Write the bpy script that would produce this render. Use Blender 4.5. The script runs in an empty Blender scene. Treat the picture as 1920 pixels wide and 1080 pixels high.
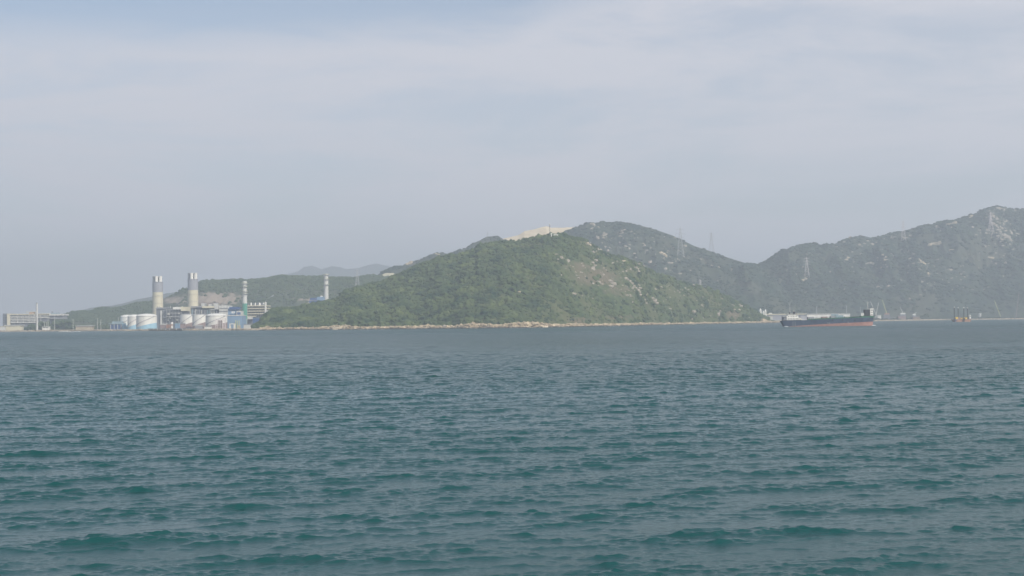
import bpy, math, random
import numpy as np
from mathutils import Vector, Matrix
R = math.radians
scene = bpy.context.scene
col = scene.collection

# ------------------------------------------------------------------ camera
FOC = 2667.0                       # focal length in pixels of the 1920 px wide photograph
CAM_H = 10.0                       # upper deck of a ferry
PITCH = math.atan(63.5 / FOC)
ROLL = 0.0115
cp, sp = math.cos(PITCH), math.sin(PITCH)
FW = np.array((0, cp, sp)); R0 = np.array((1.0, 0, 0)); U0 = np.array((0, -sp, cp))
RR = math.cos(ROLL) * R0 - math.sin(ROLL) * U0
UU = math.sin(ROLL) * R0 + math.cos(ROLL) * U0
cam_d = bpy.data.cameras.new('camera'); cam = bpy.data.objects.new('camera', cam_d); col.objects.link(cam)
cam_d.sensor_width = 36.0; cam_d.lens = 36.0 * FOC / 1920.0
cam_d.clip_start = 0.5; cam_d.clip_end = 60000.0
cam.matrix_world = Matrix(((RR[0], UU[0], -FW[0], 0), (RR[1], UU[1], -FW[1], 0), (RR[2], UU[2], -FW[2], CAM_H), (0, 0, 0, 1)))
scene.camera = cam

# ------------------------------------------------------------------ light
SUN_EL, SUN_AZ = R(37), R(138)     # azimuth clockwise from +Y
sd = bpy.data.lights.new('sun', 'SUN'); so = bpy.data.objects.new('sun', sd); col.objects.link(so)
sd.energy = 3.8; sd.angle = R(0.6); sd.color = (1.0, 0.93, 0.82)
sdir = Vector((math.sin(SUN_AZ) * math.cos(SUN_EL), math.cos(SUN_AZ) * math.cos(SUN_EL), math.sin(SUN_EL)))
so.rotation_euler = sdir.to_track_quat('Z', 'Y').to_euler(); so.location = sdir * 3000

w = bpy.data.worlds.new('World'); scene.world = w; w.use_nodes = True
nt = w.node_tree; N = nt.nodes; L = nt.links
bg = N['Background']
sky = N.new('ShaderNodeTexSky'); sky.sky_type = 'NISHITA'; sky.sun_disc = False
sky.sun_elevation = SUN_EL; sky.sun_rotation = SUN_AZ
sky.air_density = 1.0; sky.dust_density = 1.6; sky.ozone_density = 2.0
tc = N.new('ShaderNodeTexCoord'); mp = N.new('ShaderNodeMapping'); L.new(tc.outputs['Generated'], mp.inputs['Vector'])
mp.inputs['Scale'].default_value = (3.2, 3.2, 15.0); mp.inputs['Rotation'].default_value = (0.0, R(-2.5), 0.0)
mp.inputs['Location'].default_value = (3.4, 0.3, 0.15)
n1 = N.new('ShaderNodeTexNoise'); L.new(mp.outputs[0], n1.inputs['Vector'])
n1.inputs['Scale'].default_value = 1.35; n1.inputs['Detail'].default_value = 10; n1.inputs['Roughness'].default_value = 0.62
n1.inputs['Distortion'].default_value = 0.35
def wm(op, a, b=None, c=None):
    x = N.new('ShaderNodeMath'); x.operation = op
    for i, q in enumerate((a, b, c)):
        if q is None: continue
        if isinstance(q, (int, float)): x.inputs[i].default_value = q
        else: L.new(q, x.inputs[i])
    return x.outputs[0]
def wr(src, a, b, c=0.0, d=1.0):
    x = N.new('ShaderNodeMapRange'); x.interpolation_type = 'SMOOTHSTEP'; L.new(src, x.inputs[0])
    for i, q in enumerate((a, b, c, d)): x.inputs[i + 1].default_value = q
    return x.outputs[0]
sx_ = N.new('ShaderNodeSeparateXYZ'); L.new(tc.outputs['Generated'], sx_.inputs[0])
# the cloud sheet thins out into blue towards the upper left
edge_ = wm('SUBTRACT', wm('ADD', sx_.outputs['Z'], wm('MULTIPLY', wm('SUBTRACT', n1.outputs[0], 0.5), 0.085)), wm('ADD', wm('ADD', 0.207, wm('MULTIPLY', sx_.outputs['X'], 0.05)), wm('MULTIPLY', wm('MAXIMUM', sx_.outputs['X'], 0.0), 0.22)))
gap = wr(edge_, -0.012, 0.02)
cover = wm('MULTIPLY', wr(n1.outputs[0], 0.36, 0.60, 0.60, 0.98), wm('SUBTRACT', 1.0, wm('MULTIPLY', gap, 0.68)))
mx = N.new('ShaderNodeMix'); mx.data_type = 'RGBA'
L.new(cover, mx.inputs[0]); L.new(sky.outputs[0], mx.inputs[6]); mx.inputs[7].default_value = (5.75, 5.8, 6.35, 1)
L.new(mx.outputs[2], bg.inputs['Color']); bg.inputs['Strength'].default_value = 0.10

scene.view_settings.view_transform = 'Standard'; scene.view_settings.look = 'None'
scene.view_settings.exposure = 0.31; scene.view_settings.gamma = 1.0
try:
    scene.cycles.max_bounces = 6; scene.cycles.volume_bounces = 1
    scene.cycles.caustics_reflective = False; scene.cycles.caustics_refractive = False
    scene.cycles.use_denoising = True; scene.cycles.denoising_prefilter = 'ACCURATE'; scene.cycles.denoising_input_passes = 'RGB_ALBEDO_NORMAL'
    scene.cycles.sample_clamp_indirect = 4.0
except Exception:
    pass

# ------------------------------------------------------------------ helpers
def pos(px, py, Y):
    cx, cy = px - 960.0, 540.0 - py
    d = FW * FOC + RR * cx + UU * cy
    return np.array((0, 0, CAM_H)) + d * (Y / d[1])
def proj(x, y, z):
    v = np.stack([x, y, z - CAM_H], -1); f = v @ FW
    return 960 + FOC * (v @ RR) / f, 540 - FOC * (v @ UU) / f
def WX(px, Y, py=600): return float(pos(px, py, Y)[0])
def WZ(px, py, Y): return float(pos(px, py, Y)[2])
def hor(px): return 603.5 - ROLL * (px - 960)

def tag(o, label=None, cat=None, group=None, kind=None):
    if label: o['label'] = label
    if cat: o['category'] = cat
    if group: o['group'] = group
    if kind: o['kind'] = kind
    return o
def thing(name, loc, label, cat, group=None):
    o = bpy.data.objects.new(name, None); o.empty_display_size = 1; col.objects.link(o); o.location = loc
    return tag(o, label, cat, group)
def copy_tree(o, parent=None):
    c = o.copy(); col.objects.link(c)
    if parent is not None: c.parent = parent
    for ch in list(o.children): copy_tree(ch, c)
    return c

class MB:
    def __init__(s): s.v = []; s.f = []
    def add(s, vs, fs):
        b = len(s.v); s.v += [tuple(map(float, p)) for p in vs]; s.f += [tuple(i + b for i in f) for f in fs]; return s
    def box(s, x0, x1, y0, y1, z0, z1, ang=0.0):
        if x0 > x1: x0, x1 = x1, x0
        if z0 > z1: z0, z1 = z1, z0
        vs = [(x0, y0, z0), (x1, y0, z0), (x1, y1, z0), (x0, y1, z0), (x0, y0, z1), (x1, y0, z1), (x1, y1, z1), (x0, y1, z1)]
        return s.add(vs, [(0, 3, 2, 1), (4, 5, 6, 7), (0, 1, 5, 4), (1, 2, 6, 5), (2, 3, 7, 6), (3, 0, 4, 7)])
    def pbox(s, px0, px1, py0, py1, Y, dep, z0=None):
        m = (py0 + py1) / 2
        return s.box(WX(px0, Y, m), WX(px1, Y, m), Y, Y + dep, WZ((px0 + px1) / 2, py1, Y) if z0 is None else z0, WZ((px0 + px1) / 2, py0, Y))
    def lathe(s, cx, cy, prof, n=32, close=True):
        vs = []; k = len(prof)
        for (r, z) in prof:
            for i in range(n):
                a = 2 * math.pi * i / n; vs.append((cx + r * math.cos(a), cy + r * math.sin(a), z))
        fs = [(j * n + i, j * n + (i + 1) % n, (j + 1) * n + (i + 1) % n, (j + 1) * n + i) for j in range(k - 1) for i in range(n)]
        if close: fs += [tuple(range(n - 1, -1, -1)), tuple((k - 1) * n + i for i in range(n))]
        return s.add(vs, fs)
    def bar(s, a, b, r, r2=None, n=6):
        a = Vector(a); b = Vector(b); d = (b - a).normalized(); r2 = r if r2 is None else r2
        u = d.orthogonal().normalized(); v = d.cross(u); vs = []
        for p, q in ((a, r), (b, r2)):
            for i in range(n):
                t = 2 * math.pi * i / n; vs.append(p + u * (q * math.cos(t)) + v * (q * math.sin(t)))
        return s.add(vs, [(i, (i + 1) % n, n + (i + 1) % n, n + i) for i in range(n)] + [tuple(range(n - 1, -1, -1)), tuple(range(n, 2 * n))])
    def tube(s, pts, r, n=8):
        for a, b in zip(pts[:-1], pts[1:]): s.bar(a, b, r, n=n)
        return s
    def build(s, name, mat, parent=None, smooth=False, cat=None, label=None, group=None, kind=None):
        me = bpy.data.meshes.new(name); off = Vector(parent_loc(parent)) if parent else Vector((0, 0, 0))
        if parent is None and s.v:
            a = np.array(s.v); off = Vector((float(a[:, 0].mean()), float(a[:, 1].mean()), float(a[:, 2].min())))
        me.from_pydata([(x - off[0], y - off[1], z - off[2]) for x, y, z in s.v], [], s.f); me.update()
        me.materials.append(mat)
        o = bpy.data.objects.new(name, me); col.objects.link(o)
        if parent: o.parent = parent
        else: o.location = off
        return tag(o, label, cat, group, kind)
def ribbon(pts, h):
    """one continuous square bar along the points"""
    m = MB(); vs = []; n = len(pts)
    c = np.mean(np.array(pts)[:, :2], 0)
    for p in pts:
        d = np.array(p[:2]) - c; d = d / (np.linalg.norm(d) + 1e-6) * h
        vs += [(p[0] - d[0], p[1] - d[1], p[2] - h), (p[0] + d[0], p[1] + d[1], p[2] - h), (p[0] + d[0], p[1] + d[1], p[2] + h), (p[0] - d[0], p[1] - d[1], p[2] + h)]
    fs = [(4 * i + k, 4 * i + (k + 1) % 4, 4 * i + 4 + (k + 1) % 4, 4 * i + 4 + k) for i in range(n - 1) for k in range(4)] + [(3, 2, 1, 0), (4 * n - 4, 4 * n - 3, 4 * n - 2, 4 * n - 1)]
    return m.add(vs, fs)
def parent_loc(p):
    l = Vector(p.location)
    while p.parent: p = p.parent; l += Vector(p.location)
    return l
def npmesh(name, V, F, mat, kind=None, smooth=True, attr=None, label=None, cat=None):
    """V (n,3), F (m,k) all faces the same size"""
    V = np.asarray(V, np.float32); F = np.asarray(F, np.int32); k = F.shape[1]
    me = bpy.data.meshes.new(name)
    me.vertices.add(len(V)); me.vertices.foreach_set('co', V.ravel())
    me.loops.add(F.size); me.loops.foreach_set('vertex_index', F.ravel())
    me.polygons.add(len(F)); me.polygons.foreach_set('loop_start', np.arange(0, F.size, k, dtype=np.int32))
    me.polygons.foreach_set('loop_total', np.full(len(F), k, np.int32))
    me.polygons.foreach_set('use_smooth', np.full(len(F), smooth, bool))
    me.update(calc_edges=True)
    for an, av in (attr or {}).items():
        a = me.attributes.new(an, 'FLOAT', 'POINT'); a.data.foreach_set('value', np.asarray(av, np.float32).ravel())
    me.materials.append(mat); o = bpy.data.objects.new(name, me); col.objects.link(o)
    return tag(o, label, cat, None, kind)

def vnoise(x, y, seed=0):
    rs = np.random.RandomState(seed); T = rs.rand(256, 256).astype(np.float32)
    xi = np.floor(x).astype(int); yi = np.floor(y).astype(int); fx = x - xi; fy = y - yi
    fx = fx * fx * (3 - 2 * fx); fy = fy * fy * (3 - 2 * fy)
    a = T[xi % 256, yi % 256]; b = T[(xi + 1) % 256, yi % 256]; c = T[xi % 256, (yi + 1) % 256]; d = T[(xi + 1) % 256, (yi + 1) % 256]
    return (a * (1 - fx) + b * fx) * (1 - fy) + (c * (1 - fx) + d * fx) * fy
def fbm(x, y, seed=0, octv=5, ridged=False):
    s = 0; a = 0.5; t = 0
    for i in range(octv):
        n = vnoise(x, y, seed + i)
        if ridged: n = 1 - np.abs(2 * n - 1)
        s = s + a * n; t += a; a *= 0.5; x = x * 2.03 + 17.1; y = y * 2.03 + 5.3
    return s / t

# ------------------------------------------------------------------ materials
def mat(name, c, rough=0.75, var=0.18, scale=0.25, metal=0.0, c2=None, bump=0.0, bscale=None, streak=1.0, spec=0.3):
    m = bpy.data.materials.new(name); m.use_nodes = True; t = m.node_tree; b = t.nodes['Principled BSDF']
    b.inputs['Roughness'].default_value = rough; b.inputs['Metallic'].default_value = metal
    b.inputs['Specular IOR Level'].default_value = spec
    co = t.nodes.new('ShaderNodeTexCoord'); mpn = t.nodes.new('ShaderNodeMapping'); t.links.new(co.outputs['Object'], mpn.inputs[0])
    mpn.inputs['Scale'].default_value = (1, 1, 1.0 / streak)
    n = t.nodes.new('ShaderNodeTexNoise'); t.links.new(mpn.outputs[0], n.inputs['Vector']); n.inputs['Scale'].default_value = scale
    n.inputs['Detail'].default_value = 5; n.inputs['Roughness'].default_value = 0.6
    rp = t.nodes.new('ShaderNodeValToRGB'); t.links.new(n.outputs[0], rp.inputs[0])
    rp.color_ramp.elements[0].position = 0.32; rp.color_ramp.elements[1].position = 0.68
    if c2 is None: lo = [x * (1 - var) for x in c]; hi = [min(1, x * (1 + var)) for x in c]
    else: lo, hi = c, c2
    rp.color_ramp.elements[0].color = (*lo, 1); rp.color_ramp.elements[1].color = (*hi, 1)
    t.links.new(rp.outputs[0], b.inputs['Base Color'])
    if bump:
        n2 = t.nodes.new('ShaderNodeTexNoise'); t.links.new(co.outputs['Object'], n2.inputs['Vector'])
        n2.inputs['Scale'].default_value = bscale or scale; n2.inputs['Detail'].default_value = 6
        bp = t.nodes.new('ShaderNodeBump'); bp.inputs['Distance'].default_value = bump; bp.inputs['Strength'].default_value = 1
        t.links.new(n2.outputs[0], bp.inputs['Height']); t.links.new(bp.outputs[0], b.inputs['Normal'])
    return m
def hillmat(name, g1, g2, g3, bare, s1=0.02, s2=0.12, bump=3.0, rockc=(0.34, 0.31, 0.26), rockamt=0.70):
    """green ground cover in three tones, bare earth where the surveyed 'bare' attribute says, small rock specks"""
    m = bpy.data.materials.new(name); m.use_nodes = True; t = m.node_tree; b = t.nodes['Principled BSDF']; nn = t.nodes; ll = t.links
    b.inputs['Roughness'].default_value = 0.95; b.inputs['Specular IOR Level'].default_value = 0.1
    co = nn.new('ShaderNodeTexCoord')
    def noise(s, det=6, r=0.6):
        n = nn.new('ShaderNodeTexNoise'); ll.new(co.outputs['Object'], n.inputs['Vector']); n.inputs['Scale'].default_value = s
        n.inputs['Detail'].default_value = det; n.inputs['Roughness'].default_value = r; return n.outputs[0]
    def ramp(src, a, c):
        r = nn.new('ShaderNodeMapRange'); ll.new(src, r.inputs[0]); r.inputs[1].default_value = a; r.inputs[2].default_value = c; return r.outputs[0]
    def mixc(f, a, c):
        x = nn.new('ShaderNodeMix'); x.data_type = 'RGBA'; ll.new(f, x.inputs[0])
        for idx, q in ((6, a), (7, c)):
            if isinstance(q, tuple): x.inputs[idx].default_value = (*q, 1)
            else: ll.new(q, x.inputs[idx])
        return x.outputs[2]
    c = mixc(ramp(noise(s2), 0.38, 0.62), g1, g2)
    c = mixc(ramp(noise(s1), 0.42, 0.66), c, g3)
    at = nn.new('ShaderNodeAttribute'); at.attribute_name = 'bare'
    ad = nn.new('ShaderNodeMath'); ad.operation = 'ADD'; ll.new(at.outputs['Fac'], ad.inputs[0]); ll.new(noise(s2 * 0.8), ad.inputs[1])
    c = mixc(ramp(ad.outputs[0], 0.85, 1.1), c, bare)
    c = mixc(ramp(noise(s2 * 0.55, 8, 0.68), rockamt, rockamt + 0.035), c, rockc)
    ll.new(c, b.inputs['Base Color'])
    bp = nn.new('ShaderNodeBump'); bp.inputs['Distance'].default_value = bump; ll.new(noise(s2 * 1.3), bp.inputs['Height']); ll.new(bp.outputs[0], b.inputs['Normal'])
    return m

M = {}
M['cream'] = mat('cream_concrete', (0.60, 0.56, 0.42), var=0.11, scale=0.05, streak=6)
M['white'] = mat('white_paint', (0.74, 0.73, 0.68), var=0.12, scale=0.12, streak=4, rough=0.5)
M['offwhite'] = mat('weathered_white', (0.55, 0.55, 0.52), var=0.15, scale=0.2, streak=4)
M['grey'] = mat('grey_concrete', (0.30, 0.31, 0.345), var=0.08, scale=0.08, streak=5)
M['dgrey'] = mat('dark_steel', (0.16, 0.17, 0.195), var=0.2, scale=0.2)
M['mgrey'] = mat('mid_grey_steel', (0.26, 0.27, 0.29), var=0.2, scale=0.2)
M['black'] = mat('black_steel', (0.03, 0.03, 0.035), var=0.3, scale=0.3)
M['blue'] = mat('blue_cladding', (0.19, 0.30, 0.44), var=0.10, scale=0.06, streak=4)
M['dblue'] = mat('dark_blue_cladding', (0.045, 0.10, 0.25), var=0.15, scale=0.1)
M['lblue'] = mat('light_blue_paint', (0.30, 0.50, 0.62), var=0.08, scale=0.1)
M['teal'] = mat('teal_grey_roofing', (0.24, 0.33, 0.37), var=0.1, scale=0.1)
M['green'] = mat('green_paint', (0.07, 0.30, 0.22), var=0.10, scale=0.1, streak=4)
M['dgreen'] = mat('deck_green_paint', (0.05, 0.17, 0.10), var=0.2, scale=0.3)
M['brown'] = mat('brown_paint', (0.27, 0.20, 0.19), var=0.12, scale=0.1)
M['orange'] = mat('rusty_orange_paint', (0.36, 0.19, 0.12), var=0.2, scale=0.4)
M['red'] = mat('antifouling_red', (0.27, 0.125, 0.105), var=0.16, scale=0.25, streak=0.5, c2=(0.36, 0.21, 0.18))
M['navy'] = mat('navy_hull_paint', (0.022, 0.035, 0.07), var=0.3, scale=0.15, c2=(0.05, 0.08, 0.13), streak=3)
M['yellow'] = mat('yellow_paint', (0.75, 0.52, 0.06), var=0.15, scale=0.4)
M['ylw2'] = mat('pale_yellow_rail', (0.50, 0.52, 0.24), var=0.1, scale=0.4)
M['glass'] = mat('dark_glazing', (0.06, 0.07, 0.08), rough=0.2, var=0.3, scale=0.3, spec=0.5)
M['pylon'] = mat('galvanised_steel', (0.42, 0.43, 0.44), var=0.12, scale=0.3)
M['pylon_w'] = mat('white_red_steel', (0.66, 0.60, 0.59), var=0.15, scale=0.1)
M['rock'] = mat('tan_granite', (0.24, 0.21, 0.17), c2=(0.46, 0.41, 0.34), scale=0.12, bump=1.0, bscale=0.3)
M['shorerock'] = mat('shore_granite', (0.22, 0.17, 0.11), c2=(0.58, 0.48, 0.33), scale=0.10, bump=0.6, bscale=0.5)
M['rock_tan'] = mat('fresh_tan_rock', (0.40, 0.33, 0.23), c2=(0.58, 0.50, 0.37), scale=0.08, bump=1.0, bscale=0.2)
M['darkrock'] = mat('dark_wet_rock', (0.08, 0.07, 0.065), var=0.3, scale=0.3)
M['sand'] = mat('sand_and_rubble', (0.32, 0.26, 0.18), c2=(0.48, 0.42, 0.32), scale=0.15)
M['soil'] = mat('bare_soil', (0.26, 0.19, 0.14), var=0.25, scale=0.05)
M['ground'] = mat('reclaimed_ground', (0.14, 0.13, 0.11), c2=(0.27, 0.24, 0.19), scale=0.03)
M['quarry'] = mat('quarry_face', (0.50, 0.41, 0.27), c2=(0.68, 0.59, 0.43), scale=0.03, bump=2.0, bscale=0.06, streak=0.35)
M['leafA'] = mat('headland_foliage', (0.016, 0.042, 0.024), c2=(0.108, 0.136, 0.048), scale=0.022, rough=0.9, spec=0.1, bump=0.8, bscale=0.6)
M['leafB'] = mat('far_hill_scrub', (0.012, 0.028, 0.024), c2=(0.046, 0.068, 0.040), scale=0.014, rough=0.95, spec=0.1)
M['leafC'] = mat('plant_side_foliage', (0.030, 0.055, 0.026), c2=(0.075, 0.10, 0.045), scale=0.03, rough=0.95, spec=0.1)
M['hillA'] = hillmat('headland_cover', (0.034, 0.060, 0.028), (0.080, 0.115, 0.042), (0.118, 0.122, 0.060), (0.145, 0.125, 0.080), 0.012, 0.09, 4.0, rockamt=0.74)
M['hillB'] = hillmat('far_hill_cover', (0.019, 0.037, 0.029), (0.048, 0.069, 0.045), (0.078, 0.084, 0.058), (0.15, 0.125, 0.10), 0.006, 0.045, 6.0, rockamt=0.72)
M['hillC'] = hillmat('plant_hill_cover', (0.028, 0.046, 0.028), (0.06, 0.082, 0.042), (0.085, 0.092, 0.058), (0.30, 0.25, 0.20), 0.008, 0.06, 4.0, rockamt=0.76)
M['foam'] = mat('sea_foam', (0.8, 0.82, 0.82), var=0.08, scale=1.0)

# ------------------------------------------------------------------ coast and ground
COAST = [(-900, 4300), (-300, 3800), (-60, 3520), (20, 3430), (100, 3350), (200, 3080), (300, 2900), (400, 2720), (480, 2600), (570, 2540), (700, 2450), (800, 2400),
         (880, 2350), (960, 2320), (1040, 2420), (1150, 2650), (1230, 2900), (1300, 3150), (1420, 3400), (1480, 3480), (1560, 3750), (1640, 4050), (1700, 4250), (1760, 4380), (1950, 4450), (2400, 4700), (2900, 4900)]
CU = np.array([(p - 960) / FOC for p, _ in COAST]); CY = np.array([y for _, y in COAST], float)
def coast(u):
    u = np.asarray(u, float)
    return np.interp(u, CU, CY) + (fbm(u * 90 + 50, u * 0 + 3.3, 5, 4) - 0.5) * 60
GZ = 3.0
uu = np.linspace(CU[0], CU[-1], 1400)
ts = np.array([-22, -8, 0, 9, 20, 60, 150, 400, 900, 2000, 3600, 6200.0])
zs_ = np.array([-2.5, -0.6, 0.5, 2.2, GZ, GZ, GZ, GZ, GZ, GZ, GZ, GZ])
cy = coast(uu); YY = cy[:, None] + ts[None, :]; XX = uu[:, None] * YY; ZZ = np.repeat(zs_[None, :], len(uu), 0)
ZZ = ZZ + np.where(ts > 0, 1, 0)[None, :] * (fbm(XX / 25, YY / 25, 8, 4) - 0.5) * 1.2
def grid_faces(nu, nv):
    i = np.arange(nu - 1)[:, None] * nv + np.arange(nv - 1)[None, :]
    return np.stack([i, i + nv, i + nv + 1, i + 1], -1).reshape(-1, 4)
npmesh('ground', np.stack([XX, YY, ZZ], -1).reshape(-1, 3), grid_faces(len(uu), len(ts)), M['ground'], 'structure')
# rubble shore rim
tr = np.array([-14, -7, 0, 6, 12.0]); zr = np.array([-1.6, 0.4, 1.5, 2.7, 3.35])
YY = cy[:, None] + tr[None, :] - 1.5; XX = uu[:, None] * YY
ZZ = zr[None, :] + (fbm(XX / 7, YY / 7, 12, 4) - 0.4) * 1.6
npmesh('shore', np.stack([XX, YY, ZZ], -1).reshape(-1, 3), grid_faces(len(uu), len(tr)), M['sand'], 'structure')

# ------------------------------------------------------------------ hills
class Hill:
    def __init__(s, name, prof, Yf, Yr, back, material, seed, rough=14.0, shape=0.9, nu=500, nv=110, bares=(), terr=0, label=None, fine=2.0):
        s.name = name; s.seed = seed; s.rough = rough; s.shape = shape; s.back = back; s.terr = terr; s.fine = fine
        px = np.array([p[0] for p in prof], float); py = np.array([p[1] for p in prof], float)
        s.fyr = Yr if callable(Yr) else (lambda u, Yr=Yr: np.full_like(np.asarray(u, float), Yr))
        s.fyf = Yf if callable(Yf) else (lambda u, Yf=Yf: np.full_like(np.asarray(u, float), Yf))
        yr = s.fyr((px - 960) / FOC); P = np.array([pos(a, b, c) for a, b, c in zip(px, py, yr)])
        s.u = P[:, 0] / P[:, 1]; s.z = P[:, 2]
        U = np.linspace(s.u[0], s.u[-1], nu); V = np.concatenate([np.linspace(0, 1, nv), 1 + np.linspace(0.04, 1, 24)])
        yf = s.fyf(U); yr = s.fyr(U)
        Yg = np.where(V[None, :] <= 1, yf[:, None] + (yr - yf)[:, None] * V[None, :], yr[:, None] + (V[None, :] - 1) * back)
        Xg = U[:, None] * Yg; Zg = s.height(Xg, Yg)
        A = np.zeros(Zg.shape)
        if bares:
            qx, qy = proj(Xg, Yg, Zg)
            for (bx, by, rx, ry, st) in bares:
                A = np.maximum(A, st * np.clip(1.35 - np.sqrt(((qx - bx) / rx) ** 2 + ((qy - by) / ry) ** 2), 0, 1))
        s.obj = npmesh(name, np.stack([Xg, Yg, Zg], -1).reshape(-1, 3), grid_faces(nu, len(V)), material, 'structure', True, {'bare': A})
        if label: s.obj['label'] = label
    def height(s, x, y):
        u = x / y; zr = np.interp(u, s.u, s.z); yf = s.fyf(u); yr = s.fyr(u); t = (y - yf) / (yr - yf)
        tf = np.clip(t, 0, 1); tb = np.clip((y - yr) / s.back, 0, 1)
        sh = np.where(t <= 1, tf ** s.shape * (1.12 - 0.12 * tf ** 2), np.cos(tb * math.pi / 2) ** 1.2)
        k = np.sin(np.clip(tf, 0, 1) * math.pi) ** 0.7 * np.clip(zr / 60, 0, 1)
        n = (fbm(x / 170, y / 300, s.seed, 5, True) - 0.55) * 2
        n2 = fbm(x / 30, y / 30, s.seed + 9, 4) - 0.5
        z = zr * sh + k * (s.rough * n * 1.6) + np.where(t < 1, 1, 0.4) * (0.3 + k) * s.fine * n2 * np.clip(zr / 12, 0, 1)
        if s.terr: z = np.round(z / s.terr) * s.terr * 0.85 + z * 0.15
        return z * np.clip(tf * 40, 0, 1) - 1.5 * (1 - np.clip(tf * 40, 0, 1)) - tb * 3
    def surf(s, px, py):
        yc = (px - 960) / FOC; ys = np.linspace(float(s.fyf(np.array([yc]))[0]) + 1, float(s.fyr(np.array([yc]))[0]), 400)
        d = FW * FOC + RR * (px - 960) + UU * (540 - py); P = d[None, :] * (ys / d[1])[:, None]; z = P[:, 2] + CAM_H
        h = s.height(P[:, 0], ys); k = np.nonzero(h >= z)[0]; k = k[0] if len(k) else len(ys) - 1
        return P[k, 0], ys[k], z[k]
def ui(pts):
    U = np.array([(p - 960) / FOC for p, _ in pts]); Y = np.array([y for _, y in pts], float)
    return lambda u: np.interp(np.asarray(u, float), U, Y)

HA = Hill('green_headland_hill', [(462, 619), (473, 616), (490, 606), (498, 594), (510, 585), (535, 579), (555, 578), (571, 574), (579, 572), (603, 570), (617, 566), (631, 563), (640, 555), (651, 547),
     (668, 541), (684, 539), (699, 533), (716, 531), (723, 527), (741, 520), (760, 511), (786, 499), (823, 485), (867, 477), (891, 469), (900, 460), (937, 454), (967, 454), (985, 450), (998, 447), (1022, 441),
     (1051, 439), (1068, 444), (1094, 450), (1116, 465), (1140, 478), (1152, 480), (1172, 485), (1200, 495), (1231, 515), (1253, 518), (1286, 532), (1319, 540), (1332, 542), (1349, 552), (1371, 563), (1387, 567),
     (1406, 577), (1419, 586), (1428, 594), (1445, 599), (1460, 603), (1470, 606)],
     lambda u: coast(u) + 4, ui([(460, 2760), (560, 2850), (700, 2950), (950, 2950), (1050, 2950), (1200, 3150), (1350, 3420), (1470, 3620)]), 500, M['hillA'], 31, 15.0, 0.92, 900, 150,
     bares=[(1120, 520, 60, 26, .62), (1085, 500, 40, 14, .55), (1160, 545, 45, 20, .5), (1375, 590, 18, 14, .8), (1300, 560, 60, 20, .35), (1160, 595, 60, 9, .5), (690, 590, 45, 9, .45), (930, 592, 60, 8, .4), (1010, 545, 40, 20, .3), (488, 606, 14, 9, .8), (1085, 600, 40, 8, .6)], fine=3.0)
HB1 = Hill('far_hill_with_saddle', [(640, 560), (680, 545), (700, 520), (718, 509), (740, 500), (760, 497), (779, 490.5), (799, 481.5), (819, 474), (843, 476), (871, 466.5), (893, 454), (911, 447.5), (928, 446), (941, 449), (955, 456), (1045, 455),
     (1054, 437), (1060, 431.5), (1076, 428), (1094, 421), (1099, 418), (1112, 419), (1128, 415.5), (1144, 418), (1168, 416), (1182, 419), (1196, 422), (1222, 428.5), (1242, 435), (1262, 442), (1282, 451.5), (1301, 461),
     (1330, 470.5), (1362, 482.5), (1389, 490.5), (1413, 498), (1436, 514), (1462, 540), (1490, 570), (1515, 590), (1535, 603)],
     4180, ui([(640, 4650), (1100, 4750), (1560, 4800)]), 700, M['hillB'], 71, 38.0, 0.85, 700, 120,
     bares=[(768, 492, 14, 6, .9), (1180, 455, 60, 20, .25)], fine=5.0)
HB2 = Hill('far_right_mountain', [(1330, 575), (1370, 520), (1413, 499), (1428, 494), (1461, 480), (1483, 466.5), (1502, 459), (1521, 456), (1542, 459), (1562, 458), (1600, 445), (1620, 442.5), (1637, 446.5), (1650, 442.5), (1671, 436.5),
     (1699, 434), (1731, 427), (1750, 425), (1766, 418.5), (1789, 413.5), (1820, 403), (1843, 396), (1863, 387.5), (1875, 385.5), (1889, 390), (1903, 392.5), (1920, 391.5), (1990, 380), (2080, 402), (2200, 450), (2350, 520), (2500, 585)],
     4620, ui([(1330, 4900), (1500, 5000), (1900, 5400), (2500, 5300)]), 900, M['hillB'], 113, 52.0, 0.85, 800, 140,
     bares=[(1660, 500, 50, 30, .22), (1740, 500, 60, 40, .18), (1560, 500, 30, 40, .2)], fine=7.0)
HQ = Hill('quarry_terraces', [(925, 456), (945, 447), (972, 441), (983, 433.5), (1002, 430), (1007, 428.5), (1013, 426.5), (1024, 424), (1029, 425), (1033, 427), (1050, 427), (1075, 426), (1085, 425), (1110, 428), (1130, 440)],
     4980, 5150, 300, M['quarry'], 5, 3.0, 0.9, 300, 80, terr=0, fine=2.0)
HC = Hill('wooded_hill_behind_plant', [(60, 612), (85, 603), (100, 597), (120, 591), (137, 586), (150, 584), (172, 584), (187, 579), (210, 579.5), (226, 577), (258, 569), (287, 566), (300, 562), (318, 555), (342, 543), (352, 542), (378, 528), (398, 526), (414, 527),
     (448, 524), (462, 526), (486, 524), (504, 522), (522, 517), (546, 518), (580, 520), (599, 519), (627, 521), (664, 522), (683, 518), (696, 516), (705, 518), (741, 521), (800, 535), (860, 560)],
     ui([(60, 4050), (300, 3950), (860, 4000)]), 4350, 500, M['hillC'], 151, 12.0, 0.9, 600, 90,
     bares=[(400, 560, 70, 16, .75), (330, 563, 40, 10, .6), (590, 568, 30, 12, .7), (560, 562, 20, 6, .5), (675, 535, 26, 8, .6), (530, 517, 18, 3, .5), (530, 560, 50, 12, .2)], fine=3.0)
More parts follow.
